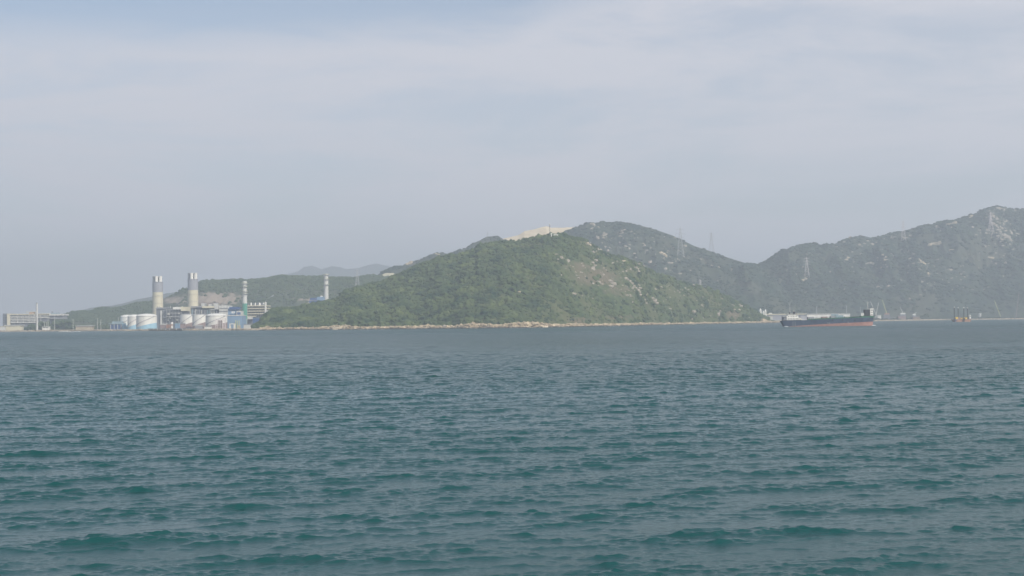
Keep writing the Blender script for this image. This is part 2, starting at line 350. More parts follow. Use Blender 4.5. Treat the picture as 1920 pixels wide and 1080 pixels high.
HD = Hill('hazy_hill_left', [(100, 606), (150, 584), (169, 577), (210, 573), (234, 568), (258, 561), (287, 556), (312, 550), (345, 546), (400, 548), (480, 560)], 7300, 7900, 700, M['hillB'], 181, 14.0, 0.9, 200, 60)
HE = Hill('faint_mountains', [(500, 520), (540, 514), (560, 508), (570, 500.5), (586, 498), (603, 505), (622, 499), (638, 501), (648, 504.6), (670, 503), (690, 497), (706, 494), (722, 498), (736, 500), (752, 505), (790, 515), (850, 525)], 10700, 11400, 900, M['hillB'], 201, 22.0, 0.9, 300, 60)

# ------------------------------------------------------------------ vegetation masses and scattered rock (nobody could count them)
def ico(sub):
    import bmesh
    bm = bmesh.new(); bmesh.ops.create_icosphere(bm, subdivisions=sub, radius=1.0)
    V = np.array([v.co[:] for v in bm.verts]); bm.verts.index_update(); F = np.array([[v.index for v in f.verts] for f in bm.faces]); bm.free()
    return V, F
ICO1, ICO2 = ico(1), ico(2)
def clumps(name, P, S, material, seed, base=ICO1, jitter=0.28, label=None, cat=None, smooth=False):
    """P (n,3) base points, S (n,3) half sizes"""
    rs = np.random.RandomState(seed); V0, F0 = base; n = len(P)
    a = rs.rand(n) * 6.283; ca, sa = np.cos(a), np.sin(a)
    V = V0[None] * (1 + (rs.rand(n, len(V0), 1) - 0.5) * 2 * jitter)
    X = V[..., 0] * ca[:, None] - V[..., 1] * sa[:, None]; Yv = V[..., 0] * sa[:, None] + V[..., 1] * ca[:, None]
    V = np.stack([X, Yv, V[..., 2]], -1) * S[:, None, :] + P[:, None, :]
    F = F0[None] + (np.arange(n) * len(V0))[:, None, None]
    return npmesh(name, V.reshape(-1, 3), F.reshape(-1, 3), material, 'stuff', smooth, None, label, cat)
def scatter(h, n, u0, u1, t0, t1, seed, dens=None):
    rs = np.random.RandomState(seed); u = u0 + (u1 - u0) * rs.rand(n); t = t0 + (t1 - t0) * rs.rand(n)
    yf, yr = h.fyf(u), h.fyr(u); y = yf + (yr - yf) * t; x = u * y; z = h.height(x, y)
    qx, qy = proj(x, y, z); keep = z > 2
    if dens is not None: keep &= rs.rand(n) < dens(qx, qy, x, y)
    return np.stack([x, y, z], -1)[keep], rs
def U(px): return (px - 960) / FOC
def densA(qx, qy, x, y):
    d = np.clip((1085 - qx) / 120, 0.0, 1) * 0.8 + 0.2
    d = d * (0.45 + 0.9 * (fbm(x / 40, y / 40, 77, 3) > 0.45))
    for (bx, by, rx, ry) in ((1120, 520, 55, 26), (1160, 545, 40, 20), (1375, 592, 16, 12), (1085, 500, 35, 12)):
        d = d * np.where(((qx - bx) / rx) ** 2 + ((qy - by) / ry) ** 2 < 1, 0.15, 1)
    return d
P, rs = scatter(HA, 34000, U(475), U(1440), 0.03, 1.04, 3, densA)
s = 1.5 + 5.2 * rs.rand(len(P)) ** 3.0; S = np.stack([s * (1 + .3 * rs.rand(len(P))), s * (1 + .3 * rs.rand(len(P))), s * (0.75 + .4 * rs.rand(len(P)))], -1)
clumps('woodland', P + np.array([0, 0, 0.3]), S, M['leafA'], 4, ICO1, 0.3, 'dense low green woodland covering the headland slope', 'woodland')
P, rs = scatter(HC, 9000, U(62), U(760), 0.3, 1.04, 6, lambda qx, qy, x, y: np.where(((qx > 300) & (qx < 450) & (qy > 549)) | ((qx > 560) & (qy > 560)), 0.04, 0.3 + 0.7 * (np.maximum((qx < 300), qy < 545))))
s = 2.6 + 3.2 * rs.rand(len(P)); S = np.stack([s * 1.2, s * 1.2, s * 1.05], -1)
clumps('woodland', P, S, M['leafC'], 7, ICO1, 0.3, 'dark trees massed on the hill behind the power station', 'woodland')
P, rs = scatter(HB1, 8000, U(715), U(1640), 0.05, 1.02, 8, lambda qx, qy, x, y: 0.2 + 0.8 * (fbm(x / 90, y / 90, 41, 3) > 0.5))
s = 2.5 + 3.5 * rs.rand(len(P)); clumps('scrub', P, np.stack([s * 1.4, s * 1.4, s * .8], -1), M['leafB'], 9, ICO1, 0.3, 'grey green scrub on the far hill behind the headland', 'scrub')
P, rs = scatter(HB2, 14000, U(1400), U(2150), 0.03, 1.02, 10, lambda qx, qy, x, y: 0.2 + 0.8 * (fbm(x / 110, y / 110, 43, 3) > 0.5))
s = 3 + 4.5 * rs.rand(len(P)); clumps('scrub', P, np.stack([s * 1.4, s * 1.4, s * .8], -1), M['leafB'], 11, ICO1, 0.3, 'grey green scrub on the far right mountain', 'scrub')

def rockfield(h, n, spots, seed, smin, smax, name, label, material):
    """loose boulders clustered round surveyed spots (px, py, spread x, spread y, weight)"""
    rs = np.random.RandomState(seed); wts = np.array([q[4] for q in spots], float); wts /= wts.sum(); out = []
    for k in rs.choice(len(spots), n, p=wts):
        q = spots[k]; px = q[0] + rs.randn() * q[2]; py = q[1] + rs.randn() * q[3]
        x, y, z = h.surf(px, py)
        if z > 4 and abs(proj(np.array(x), np.array(y), np.array(z))[1] - py) < 1.0 and h.height(np.array([x]), np.array([y]))[0] > z - 4: out.append((x, y, z))
    P = np.array(out); s = smin + (smax - smin) * rs.rand(len(P)) ** 2.2
    clumps(name, P, np.stack([s * (1 + rs.rand(len(P))), s, s * (0.6 + .6 * rs.rand(len(P)))], -1), material, seed + 1, ICO1, 0.3, label, 'rocks')
rockfield(HA, 330, [(1110, 510, 20, 18, 3), (1150, 530, 14, 14, 3), (1190, 545, 16, 14, 3), (1230, 565, 14, 14, 2), (1185, 500, 20, 8, 2), (1120, 468, 16, 6, 2), (1290, 560, 40, 18, 3), (1350, 580, 26, 12, 2),
          (1060, 490, 14, 14, 1), (1270, 530, 30, 10, 1), (1385, 575, 10, 8, 1), (1090, 550, 30, 20, 1)], 21, 0.8, 3.4, 'loose_rocks', 'small pale rocks scattered on the right slope of the headland', M['rock'])
rockfield(HB1, 190, [(1120, 435, 16, 12, 3), (1165, 450, 22, 14, 3), (1150, 465, 22, 10, 2), (1250, 480, 24, 12, 3), (1290, 490, 26, 14, 2), (1310, 510, 30, 14, 1), (1215, 455, 20, 10, 1), (1180, 475, 25, 8, 1), (860, 460, 40, 6, 1), (1350, 510, 30, 14, 1), (1240, 445, 20, 6, 1)],
          23, 1.2, 4.4, 'loose_rocks', 'small pale rocks scattered on the far hill behind the headland', M['rock'])
rockfield(HB2, 640, [(1660, 485, 14, 12, 3), (1730, 505, 18, 14, 4), (1710, 480, 14, 10, 3), (1590, 490, 14, 12, 2), (1635, 500, 16, 8, 2), (1745, 525, 22, 10, 2), (1885, 445, 20, 12, 9), (1870, 400, 14, 10, 6), (1865, 425, 16, 10, 6),
          (1690, 445, 14, 8, 2), (1780, 425, 22, 6, 2), (1620, 455, 26, 8, 2), (1560, 505, 14, 10, 1), (1800, 500, 30, 20, 2), (1870, 480, 20, 14, 2), (1700, 530, 40, 14, 2), (1505, 530, 10, 14, 2), (1540, 470, 26, 8, 1), (1660, 540, 50, 12, 1), (1800, 540, 40, 14, 1), (1890, 510, 12, 16, 1)],
          25, 1.5, 5.0, 'loose_rocks', 'small pale rocks scattered over the far right mountain', M['rock'])

def outcrop(h, px, py, wpx, hpx, label, material, seed):
    x, y, z = h.surf(px, py); sc = y / FOC; rs = np.random.RandomState(seed); V0, F0 = ICO2
    mb = MB(); nb = 1 + int(max(wpx, hpx) / 5.5)
    for i in range(nb):
        f = (i + 0.5) / nb - 0.5; dx = f * wpx * sc * (0.8 if wpx >= hpx else 0.25) ; dz = -f * hpx * sc * 0.75 + rs.randn() * 0.12 * hpx * sc
        r = 0.5 * max(wpx, hpx) / nb * sc * (1.25 + 0.5 * rs.rand())
        xx = x + dx + (0 if wpx >= hpx else rs.randn() * 0.2 * wpx * sc); px2, py2 = proj(np.array(xx), np.array(y), np.array(z + dz))
        X, Yy, Zz = h.surf(float(px2), float(py2))
        X = x + np.clip(X - x, -wpx * sc * .5, wpx * sc * .5); Yy = y + (Yy - y if abs(Yy - y) < 40 else 0) * 0.35; Zz = z + (float(h.height(np.array([X]), np.array([Yy]))[0]) - z)
        V = V0 * (1 + (rs.rand(len(V0), 1) - 0.5) * 0.34); V = np.where(V > 0.72, 0.72 + (V - .72) * .3, V)
        V = V * np.array([r * 1.25, r * 0.9, min(r, 0.62 * hpx * sc)]) + np.array([X, Yy, Zz])
        mb.add(V, [tuple(f_) for f_ in F0])
    return mb.build('rock_outcrop', material, cat='rock', label=label, group='rock outcrops on the hillsides')
K, T = M['rock'], M['rock_tan']
OUT = [
 (HA, 1104, 458, 9, 5, 'tan slab highest on the right skyline of the green headland', T), (HA, 1122, 469, 9, 5, 'second tan slab down the right skyline of the green headland', K),
 (HA, 1135, 477, 12, 6, 'pale rock knob third down the right skyline of the headland', K), (HA, 1052, 483, 4, 8, 'small upright pale rock just below the summit mast', K),
 (HA, 1113, 505, 8, 14, 'tall broken grey rock face on the upper right slope of the headland', K), (HA, 1121, 529, 9, 9, 'grey rock below the tall broken face on the headland', K),
 (HA, 1150, 532, 11, 16, 'pale stepped crag right of the brown scar on the headland', K), (HA, 1069, 563, 6, 8, 'lone pale boulder low on the green front slope of the headland', K),
 (HA, 974, 548, 4, 4, 'tiny pinkish rock alone in the woods at the middle of the headland', T), (HA, 1173, 491, 13, 4, 'low yellowish ledge on the right shoulder of the headland', T),
 (HA, 1194, 504, 8, 8, 'pale crag under the yellowish ledge on the headland', K), (HA, 1179, 526, 18, 13, 'wide jumble of grey boulders midway down the headland right slope', K),
 (HA, 1194, 543, 17, 14, 'smooth pale dome rock below the jumble of grey boulders', K), (HA, 1209, 552, 8, 7, 'tan block between the smooth dome rock and the long rock fall', T),
 (HA, 1227, 564, 12, 21, 'long pale rock fall, largest outcrop low on the headland right slope', K), (HA, 1272, 547, 7, 4, 'small white rock right of the long rock fall', K),
 (HA, 1300, 585, 5, 10, 'narrow upright pale rock just above the coast rocks of the headland', K), (HA, 1348, 591, 7, 8, 'pale rock above the coast near the headland tip', K),
 (HA, 1388, 573, 8, 8, 'round pale boulder on the skyline near the headland tip', K), (HA, 1295, 534, 14, 5, 'row of white stones on the lower right crest of the headland', K),
 (HB1, 1284, 461, 5, 7, 'white rock on the crest of the far hill beside a pylon', K), (HB1, 1244, 478, 14, 8, 'reddish tan outcrop in the middle of the far saddle hill', T),
 (HB1, 1257, 494, 11, 4, 'flat pale outcrop below the reddish tan one on the far hill', K), (HB1, 1219, 493, 5, 12, 'tall thin pale rock streak on the far hill above the headland crest', K),
 (HB1, 1134, 439, 8, 8, 'pale crag below the rounded top of the far saddle hill', K), (HB1, 1168, 433, 12, 7, 'wide pale ledge near the top of the far saddle hill', K),
 (HB1, 1110, 421, 12, 8, 'white broken rocks at the left edge of the far hill top', K), (HB1, 1121, 447, 6, 9, 'pale crag just above the headland skyline', K), (HB1, 1176, 464, 12, 10, 'grey boulders right of the headland skyline on the far hill', K),
 (HB1, 768, 492, 16, 7, 'tan bare cut on the low left skyline behind the headland', T), (HB1, 818, 476.5, 12, 3, 'pale ledge on the left skyline behind the headland', T),
 (HB2, 1754, 458, 34, 9, 'widest tan cliff band, high on the right mountain', T), (HB2, 1784, 470, 9, 5, 'small tan rock at the right end of the widest cliff band', T), (HB2, 1656, 479, 8, 6, 'upper tan rock of a pair under the tall ridge pylon', T),
 (HB2, 1660, 488, 7, 7, 'lower tan rock of a pair under the tall ridge pylon', T), (HB2, 1589, 487, 8, 12, 'tall tan outcrop left on the right mountain', T), (HB2, 1636, 496, 15, 8, 'grey slanting slab in the middle of the right mountain', K),
 (HB2, 1729, 494, 15, 8, 'yellowish broken ledge under the widest cliff band', T), (HB2, 1742, 514, 11, 11, 'bright tan square rock midway down the right mountain', T), (HB2, 1727, 529, 13, 10, 'pale clustered rock lower left of the bright square rock', K),
 (HB2, 1777, 532, 8, 6, 'pale rock low on the right mountain above the jack-up barge', K), (HB2, 1648, 540, 8, 6, 'lowest pale rock of the mountain above the ship bow', K), (HB2, 1860, 485, 8, 6, 'tan rock at the right of the mountain above the far cranes', T),
 (HB2, 1784, 421, 24, 6, 'yellow curved ledge just under the right mountain skyline', T), (HB2, 1759, 428, 16, 7, 'pale ledge left of the yellow curved one under the skyline', K), (HB2, 1822, 406, 10, 4, 'thin tan ledge touching the skyline of the right mountain', T),
 (HB2, 1863, 421, 14, 10, 'pale crag beneath the pylon near the mountain top', K), (HB2, 1889, 445, 19, 15, 'big grey boulder slope below the mountain top at the right', K), (HB2, 1875, 392, 16, 7, 'grey rocky cap on the very top of the right mountain', K),
 (HB2, 1676, 446, 10, 6, 'pale rock left of the tall ridge pylon', K), (HB2, 1505, 526, 12, 14, 'pinkish crag beneath the small white pylon', T), (HB2, 1887, 494, 7, 12, 'tall pale rock far right on the mountain', K)]
for i, (h, px, py, wp, hp, lb, m_) in enumerate(OUT): outcrop(h, px, py, wp, hp, lb, m_, 300 + i)

# shore boulders
rs = np.random.RandomState(55); n = 5200
px = 486 + (1466 - 486) * rs.rand(n); u = U(px); y = coast(u) + 4 + rs.randn(n) * 5.0
x = u * y; bump_ = np.exp(-((px - 985) / 40) ** 2) * 1.1 + np.exp(-((px - 890) / 26) ** 2) * 0.9 + np.exp(-((px - 640) / 25) ** 2) * .6 + np.exp(-((px - 800) / 14) ** 2) * .4 + np.exp(-((px - 1080) / 20) ** 2) * .4
s = (0.7 + 1.9 * rs.rand(n) ** 2.5) * (1 + bump_ * 0.15); lim = 1 + bump_ * 1.9
z = np.clip(1.2 + rs.rand(n) * 2.6 * lim, 0.3, 12); y = y + z * 1.4
clumps('shore_rocks', np.stack([x, y, z], -1), np.stack([s * 1.6, s * 1.2, s * 0.95], -1), M['shorerock'], 56, ICO1, 0.33, 'band of tan and orange rocks along the waterline of the headland', 'rocks')
rs = np.random.RandomState(58); n = 1500
px = np.concatenate([-60 + 540 * rs.rand(900), 1466 + 500 * rs.rand(600)]); u = U(px); y = coast(u) - 2 + rs.randn(len(px)) * 3; x = u * y; s = 0.6 + 1.3 * rs.rand(len(px)) ** 2
clumps('shore_rubble', np.stack([x, y, 0.8 + rs.rand(len(px)) * 2.2], -1), np.stack([s * 1.8, s * 1.3, s * 0.8], -1), M['sand'], 59, ICO1, 0.3, 'low rubble bank along the reclaimed shore', 'rubble')

rs = np.random.RandomState(64); n = 2600; px = 486 + (1500 - 486) * rs.rand(n); u = U(px); y = coast(u) - 7 + rs.randn(n) * 2.5; s = .5 + 1.0 * rs.rand(n) ** 2
clumps('wet_rocks', np.stack([u * y, y, .25 + rs.rand(n) * .7], -1), np.stack([s * 1.9, s * 1.3, s * .8], -1), M['darkrock'], 65, ICO1, .33, 'dark wet rocks in the tide line of the headland', 'rocks')
def coastal(px, py, wpx, hpx, label, material, seed):
    Y = float(coast(U(px))) + 2; sc = Y / FOC; rs = np.random.RandomState(seed); V0, F0 = ICO2; mb = MB()
    zt = WZ(px, py - hpx / 2, Y)
    for i in range(3):
        r = wpx * sc * (0.42 - 0.08 * i); V = V0 * (1 + (rs.rand(len(V0), 1) - 0.5) * 0.4)
        V = np.where(V > 0.7, 0.7 + (V - .7) * .4, V)
        V = V * np.array([r, r * .8, (zt + 1) * (0.75 - 0.17 * i)]) + np.array([WX(px, Y) + (i - 1) * wpx * sc * .24, Y + rs.rand() * 4, 0.5])
        mb.add(V, [tuple(f) for f in F0])
    mb.build('coastal_rock', material, cat='rock', label=label, group='large rocks on the headland shore')
coastal(1436, 600, 17, 13, 'large grey headed rock at the outer tip of the headland beside the ship', M['shorerock'], 1)
coastal(1371, 605, 9, 6, 'dark brown boulder on the shore near the headland tip', M['darkrock'], 2)
coastal(1300, 606, 11, 6, 'cream boulder on the shore below the narrow upright rock', M['shorerock'], 3)
coastal(921, 608, 14, 12, 'pointed tan rock standing at the water left of the bright orange ledge', M['shorerock'], 4)
coastal(1012, 610, 34, 8, 'long bright tan ledge at the foot of the headland', M['rock_tan'], 5)
coastal(836, 611, 11, 10, 'grey pointed rock at the water under the dark woods', M['rock'], 6)
coastal(785, 613, 18, 6, 'low tan rock mound on the left half of the headland shore', M['shorerock'], 7)
coastal(640, 614, 30, 6, 'wide orange rock shelf on the left of the headland shore', M['rock_tan'], 8)
coastal(505, 613, 18, 10, 'pale pink rock pile where the headland meets the plant seawall', M['shorerock'], 9)
coastal(1450, 604, 12, 4, 'low cream rock between headland tip and ship stern', M['shorerock'], 10)

# ------------------------------------------------------------------ power station
G = GZ
def px_base(px, Y, z=G): return (WX(px, Y), Y, z)

def big_chimney(pxc, ytop, yflue, yband, Y, label):
    t = thing('power_station_chimney', px_base(pxc, Y + 14), label, 'chimney', 'tall grey and cream power station chimneys')
    x, yc = WX(pxc, Y + 14), Y + 14; sc = (Y + 14) / FOC; r = 9.7 * sc
    zt, zf, zb = WZ(pxc, ytop, yc), WZ(pxc, yflue, yc), WZ(pxc, yband, yc)
    MB().lathe(x, yc, [(r * 1.06, G - 1), (r * 1.0, zb)], 48).build('shaft', M['cream'], t, True)
    MB().lathe(x, yc, [(r * 1.0, zb), (r * 0.985, zf - 1.5), (r * 1.03, zf - 1.4), (r * 1.03, zf)], 48).build('upper_band', M['grey'], t, True)
    for dx, dy, m_ in ((-0.64, -0.1, 'mgrey'), (-0.10, -0.56, 'white'), (0.62, -0.30, 'white'), (0.2, 0.5, 'dgrey')):
        MB().lathe(x + dx * r, yc + dy * r, [(r * .30, zf - 1), (r * .30, zt - 2), (r * .34, zt - 1.9), (r * .34, zt), (r * .26, zt), (r * .26, zt - 2)], 20).build('flue', M[m_], t, True)
    m = MB()
    for k in range(4):
        z = G + (zb - G) * (0.3 + 0.2 * k); MB().lathe(x, yc, [(r * 1.02, z), (r * 1.10, z), (r * 1.10, z + .4), (r * 1.02, z + .4)], 40, False).build('gallery_ring', M['offwhite'], t)
    
big_chimney(296, 518, 528.5, 548, 3450, 'left of the two thick chimneys, grey top over cream shaft, beside the white tanks')
big_chimney(362, 512, 523.5, 544, 3400, 'right and taller of the two thick chimneys, grey top over cream shaft')

def stack(pxc, ytop, ygreen, wpx, Y, label, rings, base=None, lean=0):
    t = thing('slender_chimney', px_base(pxc, Y), label, 'chimney')
    x = WX(pxc, Y); sc = Y / FOC; r = wpx / 2 * sc; zt = WZ(pxc, ytop, Y); zg = WZ(pxc, ygreen, Y) if ygreen else G
    m = MB().lathe(x, Y, [(r, zg), (r * 0.93, zt - 1), (r * 0.93, zt), (r * .8, zt), (r * .8, zt - 3)], 28); m.build('shaft', M['offwhite'], t, True)
    if ygreen:
        zb = WZ(pxc, 598, Y); MB().lathe(x, Y, [(r * 1.02, zb), (r * 1.02, zg)], 28).build('green_band', M['green'], t, True)
        MB().lathe(x, Y, [(r * 1.02, G - 1), (r * 1.02, zb)], 28).build('base', M['teal'], t, True)
    for py in rings:
        z = WZ(pxc, py, Y); g = MB().lathe(x, Y, [(r * .9, z - .5), (r * 1.45, z - .5), (r * 1.45, z + .3), (r * .9, z + .3)], 24, False)
        for k in range(12):
            a = k * math.pi / 6; g.bar((x + r * 1.42 * math.cos(a), Y + r * 1.42 * math.sin(a), z), (x + r * 1.42 * math.cos(a), Y + r * 1.42 * math.sin(a), z + 1.6), .12)
        pl = g.build('platform', M['mgrey'], t)
        MB().lathe(x, Y, [(r * 1.4, z + 1.5), (r * 1.5, z + 1.5), (r * 1.5, z + 2.0), (r * 1.4, z + 2.0)], 24, False).build('railing', M['ylw2'], pl)
    m = ribbon([(x + r * 1.06 * math.cos(k / 60 * 14), Y + r * 1.06 * math.sin(k / 60 * 14), zg + (zt - zg) * k / 60 * .95) for k in range(61)], .35)
    m.build('spiral_ladder', M['mgrey'], t)
stack(459, 527, 569, 9.0, 3250, 'slender chimney with pale ringed top over green lower half', [532, 538, 547, 551])
stack(612, 513.5, None, 9.0, 3650, 'pale ringed chimney rising behind the left slope of the headland', [515.5, 524, 534])
t = thing('thin_stack', px_base(69.5, 3480), 'thin plain grey stack in front of the cream office block', 'chimney')
x, z = WX(69.5, 3480), WZ(69.5, 568, 3480)
MB().lathe(x, 3480, [(2.5, G - 1), (2.0, z)], 20).build('shaft', M['offwhite'], t, True); MB().lathe(x, 3480, [(2.3, z - 1), (2.5, z - 1), (2.5, z + .6), (2.3, z + .6)], 20).build('cap', M['mgrey'], t)

def tank(pxc, wpx, ytop, ybot, Y, label, grp, swoosh, domed, seed):
    x = WX(pxc, Y); sc = Y / FOC; r = wpx / 2 * sc; zt = WZ(pxc, ytop, Y); zb = G - 1
    t = thing('storage_tank', (x, Y, G), label, 'storage tank', grp); n = 64; rows = 14; body = MB(); low = MB()
    dz = (zt - G); hb = dz * (0.84 if domed else .97)
    # painted sweep: lower colour rises from left to right round the drum
    def edge(a):
        f = (math.cos(a) * 1 + 1) / 2
        return G + hb * (0.12 + 0.36 * f ** 0.9)
    vs = []; vl = []
    for i in range(n):
        a = 2 * math.pi * i / n; e = edge(a); cx_, cy_ = x + r * math.cos(a), Y + r * math.sin(a)
        vs += [(cx_, cy_, e), (cx_, cy_, G + hb)]; vl += [(cx_, cy_, zb), (cx_, cy_, e)]
    q = [(2 * i, (2 * i + 2) % (2 * n), (2 * i + 3) % (2 * n), 2 * i + 1) for i in range(n)]
    body.add(vs, q).build('shell', M['white'], t, True); low.add(vl, q).build('painted_base', M[swoosh], t, True)
    prof = [(r * 1.0, G + hb)] + [(r * math.cos(b), G + hb + (dz - hb) * math.sin(b)) for b in np.linspace(0.15, math.pi / 2 - 0.02, 8)]
    MB().lathe(x, Y, prof, n, True).build('roof', M['white'], t, True)
    m = ribbon([(x + (r + .5) * math.cos(-2.75 + k * 0.05), Y + (r + .5) * math.sin(-2.75 + k * 0.05), G + hb * (0.25 + k / 46 * .75)) for k in range(47)], .42)
    m.build('stair', M['mgrey'], t)
    m = MB().lathe(x, Y, [(r * 1.0, G + hb - .3), (r * 1.03, G + hb - .3), (r * 1.03, G + hb + .1), (r, G + hb + .1)], n, False)
    for k in range(20):
        a = 2 * math.pi * k / 20; m.bar((x + r * 1.02 * math.cos(a), Y + r * 1.02 * math.sin(a), G + hb), (x + r * 1.02 * math.cos(a), Y + r * 1.02 * math.sin(a), G + hb + 1.3), .1)
    m.build('top_rail', M['mgrey'], t)
gB = 'white tanks with light blue bases'; gR = 'white tanks with brown bases'
tank(238, 24, 590, 609, 3290, 'left and smallest of the white tanks with light blue bases', gB, 'lblue', True, 1)
tank(252, 25, 589.5, 609, 3240, 'middle white tank with a light blue base', gB, 'lblue', True, 2)
tank(275, 38, 588, 615, 3130, 'largest white domed tank with a light blue sweep, nearest the first chimney', gB, 'lblue', True, 3)
tank(351, 26, 589, 610, 3060, 'left of the white tanks with brown bases, under the tall chimney', gR, 'brown', False, 4)
tank(374, 26, 589, 610, 3010, 'middle white tank with a brown base', gR, 'brown', False, 5)
tank(406, 40, 587.5, 611, 2960, 'widest cream tank with brown base, pipework standing before it', gR, 'brown', True, 6)

def building(name, boxes, label, cat, group=None, base=None):
    """boxes: (part, px0, px1, py0, py1, Y, depth, material, to_ground)"""
    b0 = boxes[0]; t = thing(name, px_base((b0[1] + b0[2]) / 2, b0[5]), label, cat, group)
    for b in boxes:
        MB().pbox(b[1], b[2], b[3], b[4], b[5], b[6], (G - 1) if b[8] else None).build(b[0], M[b[7]], t)
    return t
def window_rows(t, px0, px1, py0, py1, Y, nx, ny, m_='glass', part='window', fx=0.62, fy=0.5):
    for j in range(ny):
        for i in range(nx):
            a = px0 + (px1 - px0) * (i + .5 - fx / 2) / nx; b = px0 + (px1 - px0) * (i + .5 + fx / 2) / nx
            c = py0 + (py1 - py0) * (j + .5 - fy / 2) / ny; d = py0 + (py1 - py0) * (j + .5 + fy / 2) / ny
            MB().pbox(a, b, c, d, Y - .25, .3).build(part, M[m_], t)
# cream office block at far left
t = building('office_block', [('wall', 5, 13, 588, 609, 3760, 60, 'dgrey', True), ('wall', 13, 92, 589.5, 611, 3755, 40, 'dgrey', True), ('wall', 92.2, 118, 590.5, 598, 3756, 38, 'mgrey', False),
    ('end_wall', 13, 19, 588.2, 606.5, 3752, 44, 'cream', True), ('roof_edge', 19, 92, 588.2, 590, 3750, 46, 'cream', False), ('roof_edge', 92, 119, 588.6, 591.6, 3751, 46, 'offwhite', False)],
    'long cream five storey office block with banded floors at the far left', 'office building')
for k in range(5):
    MB().pbox(19, 92 if k < 2 else 70, 592.1 + 3.0 * k, 593.3 + 3.0 * k, 3751, 5).build('floor_band', M['white'], t)
for k in range(5): MB().pbox(32 + k * 11, 32.6 + k * 11, 590, 606, 3752.5, 4).build('column', M['offwhite'], t)
MB().pbox(55, 63, 585.6, 588.2, 3765, 14).build('roof_house', M['orange'], t); MB().pbox(48, 66, 584.6, 585.6, 3764, 16).build('roof_canopy', M['cream'], t)
MB().pbox(95, 110, 586.6, 588.6, 3765, 14).build('roof_house', M['teal'], t); MB().pbox(96.5, 98.5, 584, 586.5, 3768, 5).build('roof_house', M['mgrey'], t)
window_rows(t, 6, 12, 590, 606, 3760, 2, 5, 'glass')
building('quay_shed', [('wall', 8, 40, 610.5, 614, 3520, 20, 'cream', True), ('roof', 7, 41, 609.2, 610.5, 3518, 24, 'offwhite', False)], 'low cream shed on the shore below the office block', 'shed')
building('quay_wall', [('wall', -14, 8, 612.5, 616, 3500, 12, 'offwhite', True), ('coping', -15, 8.3, 611.8, 612.5, 3499, 14, 'cream', False)], 'pale sea wall running off the left edge', 'wall')
t = building('teal_shed', [('wall', 206, 229, 608, 615, 3260, 24, 'dblue', True), ('roof', 210, 228, 602.5, 608, 3258, 28, 'teal', False), ('annex', 229.3, 233, 606, 615, 3255, 16, 'lblue', True), ('canopy', 203, 209.7, 606, 607, 3256, 20, 'teal', False)], 'blue shed with a pale teal roof left of the white tanks', 'shed')
for k in range(4): MB().pbox(207 + k * 6.5, 207.8 + k * 6.5, 608.3, 615, 3256.5, 1.5, G).build('post', M['offwhite'], t)
building('low_depot', [('wall', 142, 172, 611.5, 614, 3380, 20, 'sand', True), ('roof', 141, 173, 610.5, 611.5, 3378, 24, 'offwhite', False)], 'long low tan depot between the light masts and the teal shed', 'depot')
t = building('gatehouse', [('wall', 79, 92, 613, 616, 3400, 10, 'white', True), ('roof', 78.5, 92.5, 612.2, 613, 3399, 12, 'offwhite', False)], 'small white gatehouse right of the thin stack', 'hut')
window_rows(t, 80, 91, 613, 615.5, 3400, 4, 1)
# light masts
mk = None
def mast(name, px, ytop, Y, label, r=.45, group=None, mt='offwhite', head=True, z0=G):
    t = thing(name, (WX(px, Y), Y, z0), label, 'mast' if name != 'street_lamp' else 'lamp post', group); x, z = WX(px, Y), WZ(px, ytop, Y)
    MB().bar((x, Y, z0 - 1), (x, Y, z), r * 1.3, r * .8).build('pole', M[mt], t)
    if head: MB().box(x - 1.6, x + 1.6, Y - .8, Y + .8, z - .2, z + .8).build('lamp_head', M['offwhite'], t)
gl = 'light masts along the plant shore'
for px_, yt, lb in ((83, 604, 'short light mast over the gatehouse, leftmost'), (87, 604, 'short light mast over the gatehouse, second from left'), (90, 597, 'medium light mast at the right end of the gatehouse'),
        (102.5, 592, 'tallest light mast right of the gatehouse'), (137, 600, 'light mast left of the low tan depot'), (183, 597, 'left of the pair of light masts before the teal shed'), (189, 600, 'right of the pair of light masts before the teal shed'), (222, 596, 'light mast behind the teal shed roof')):
    mast('light_mast', px_, yt, 3420 if px_ < 200 else 3300, lb, .5, gl)

# boiler house between the chimneys
t = building('boiler_house', [('wall', 293, 345, 579, 612, 3330, 60, 'dgrey', True), ('roof', 292, 310, 576.5, 579, 3328, 62, 'mgrey', False), ('roof', 310, 324, 578, 579.2, 3328.5, 62, 'dgrey', False),
    ('roof_house', 324, 338.5, 575.7, 579.5, 3322, 50, 'white', False), ('roof_house', 339, 347.5, 575.2, 583, 3324, 50, 'cream', False), ('stair_tower', 300.5, 303.5, 582.5, 605, 3326, 8, 'offwhite', True)],
    'dark grey boiler house full of steelwork between the thick chimneys', 'boiler house')
for k in range(7): MB().pbox(306 + k * 5.6, 306.7 + k * 5.6, 581, 606, 3327, 3, G).build('column', M['mgrey'], t)
for k in range(4): MB().pbox(304.5, 344, 585 + 5.2 * k, 585.6 + 5.2 * k, 3327.6, 2).build('beam', M['mgrey'], t)
rnd = random.Random(4)
for k in range(16):
    a = rnd.uniform(305, 341); c = rnd.uniform(583, 600); MB().pbox(a, a + rnd.uniform(1.2, 4), c, c + rnd.uniform(1, 3.5), 3324.5, 6).build('duct', M[rnd.choice(['mgrey', 'dgrey', 'offwhite', 'grey'])], t)
bh = t
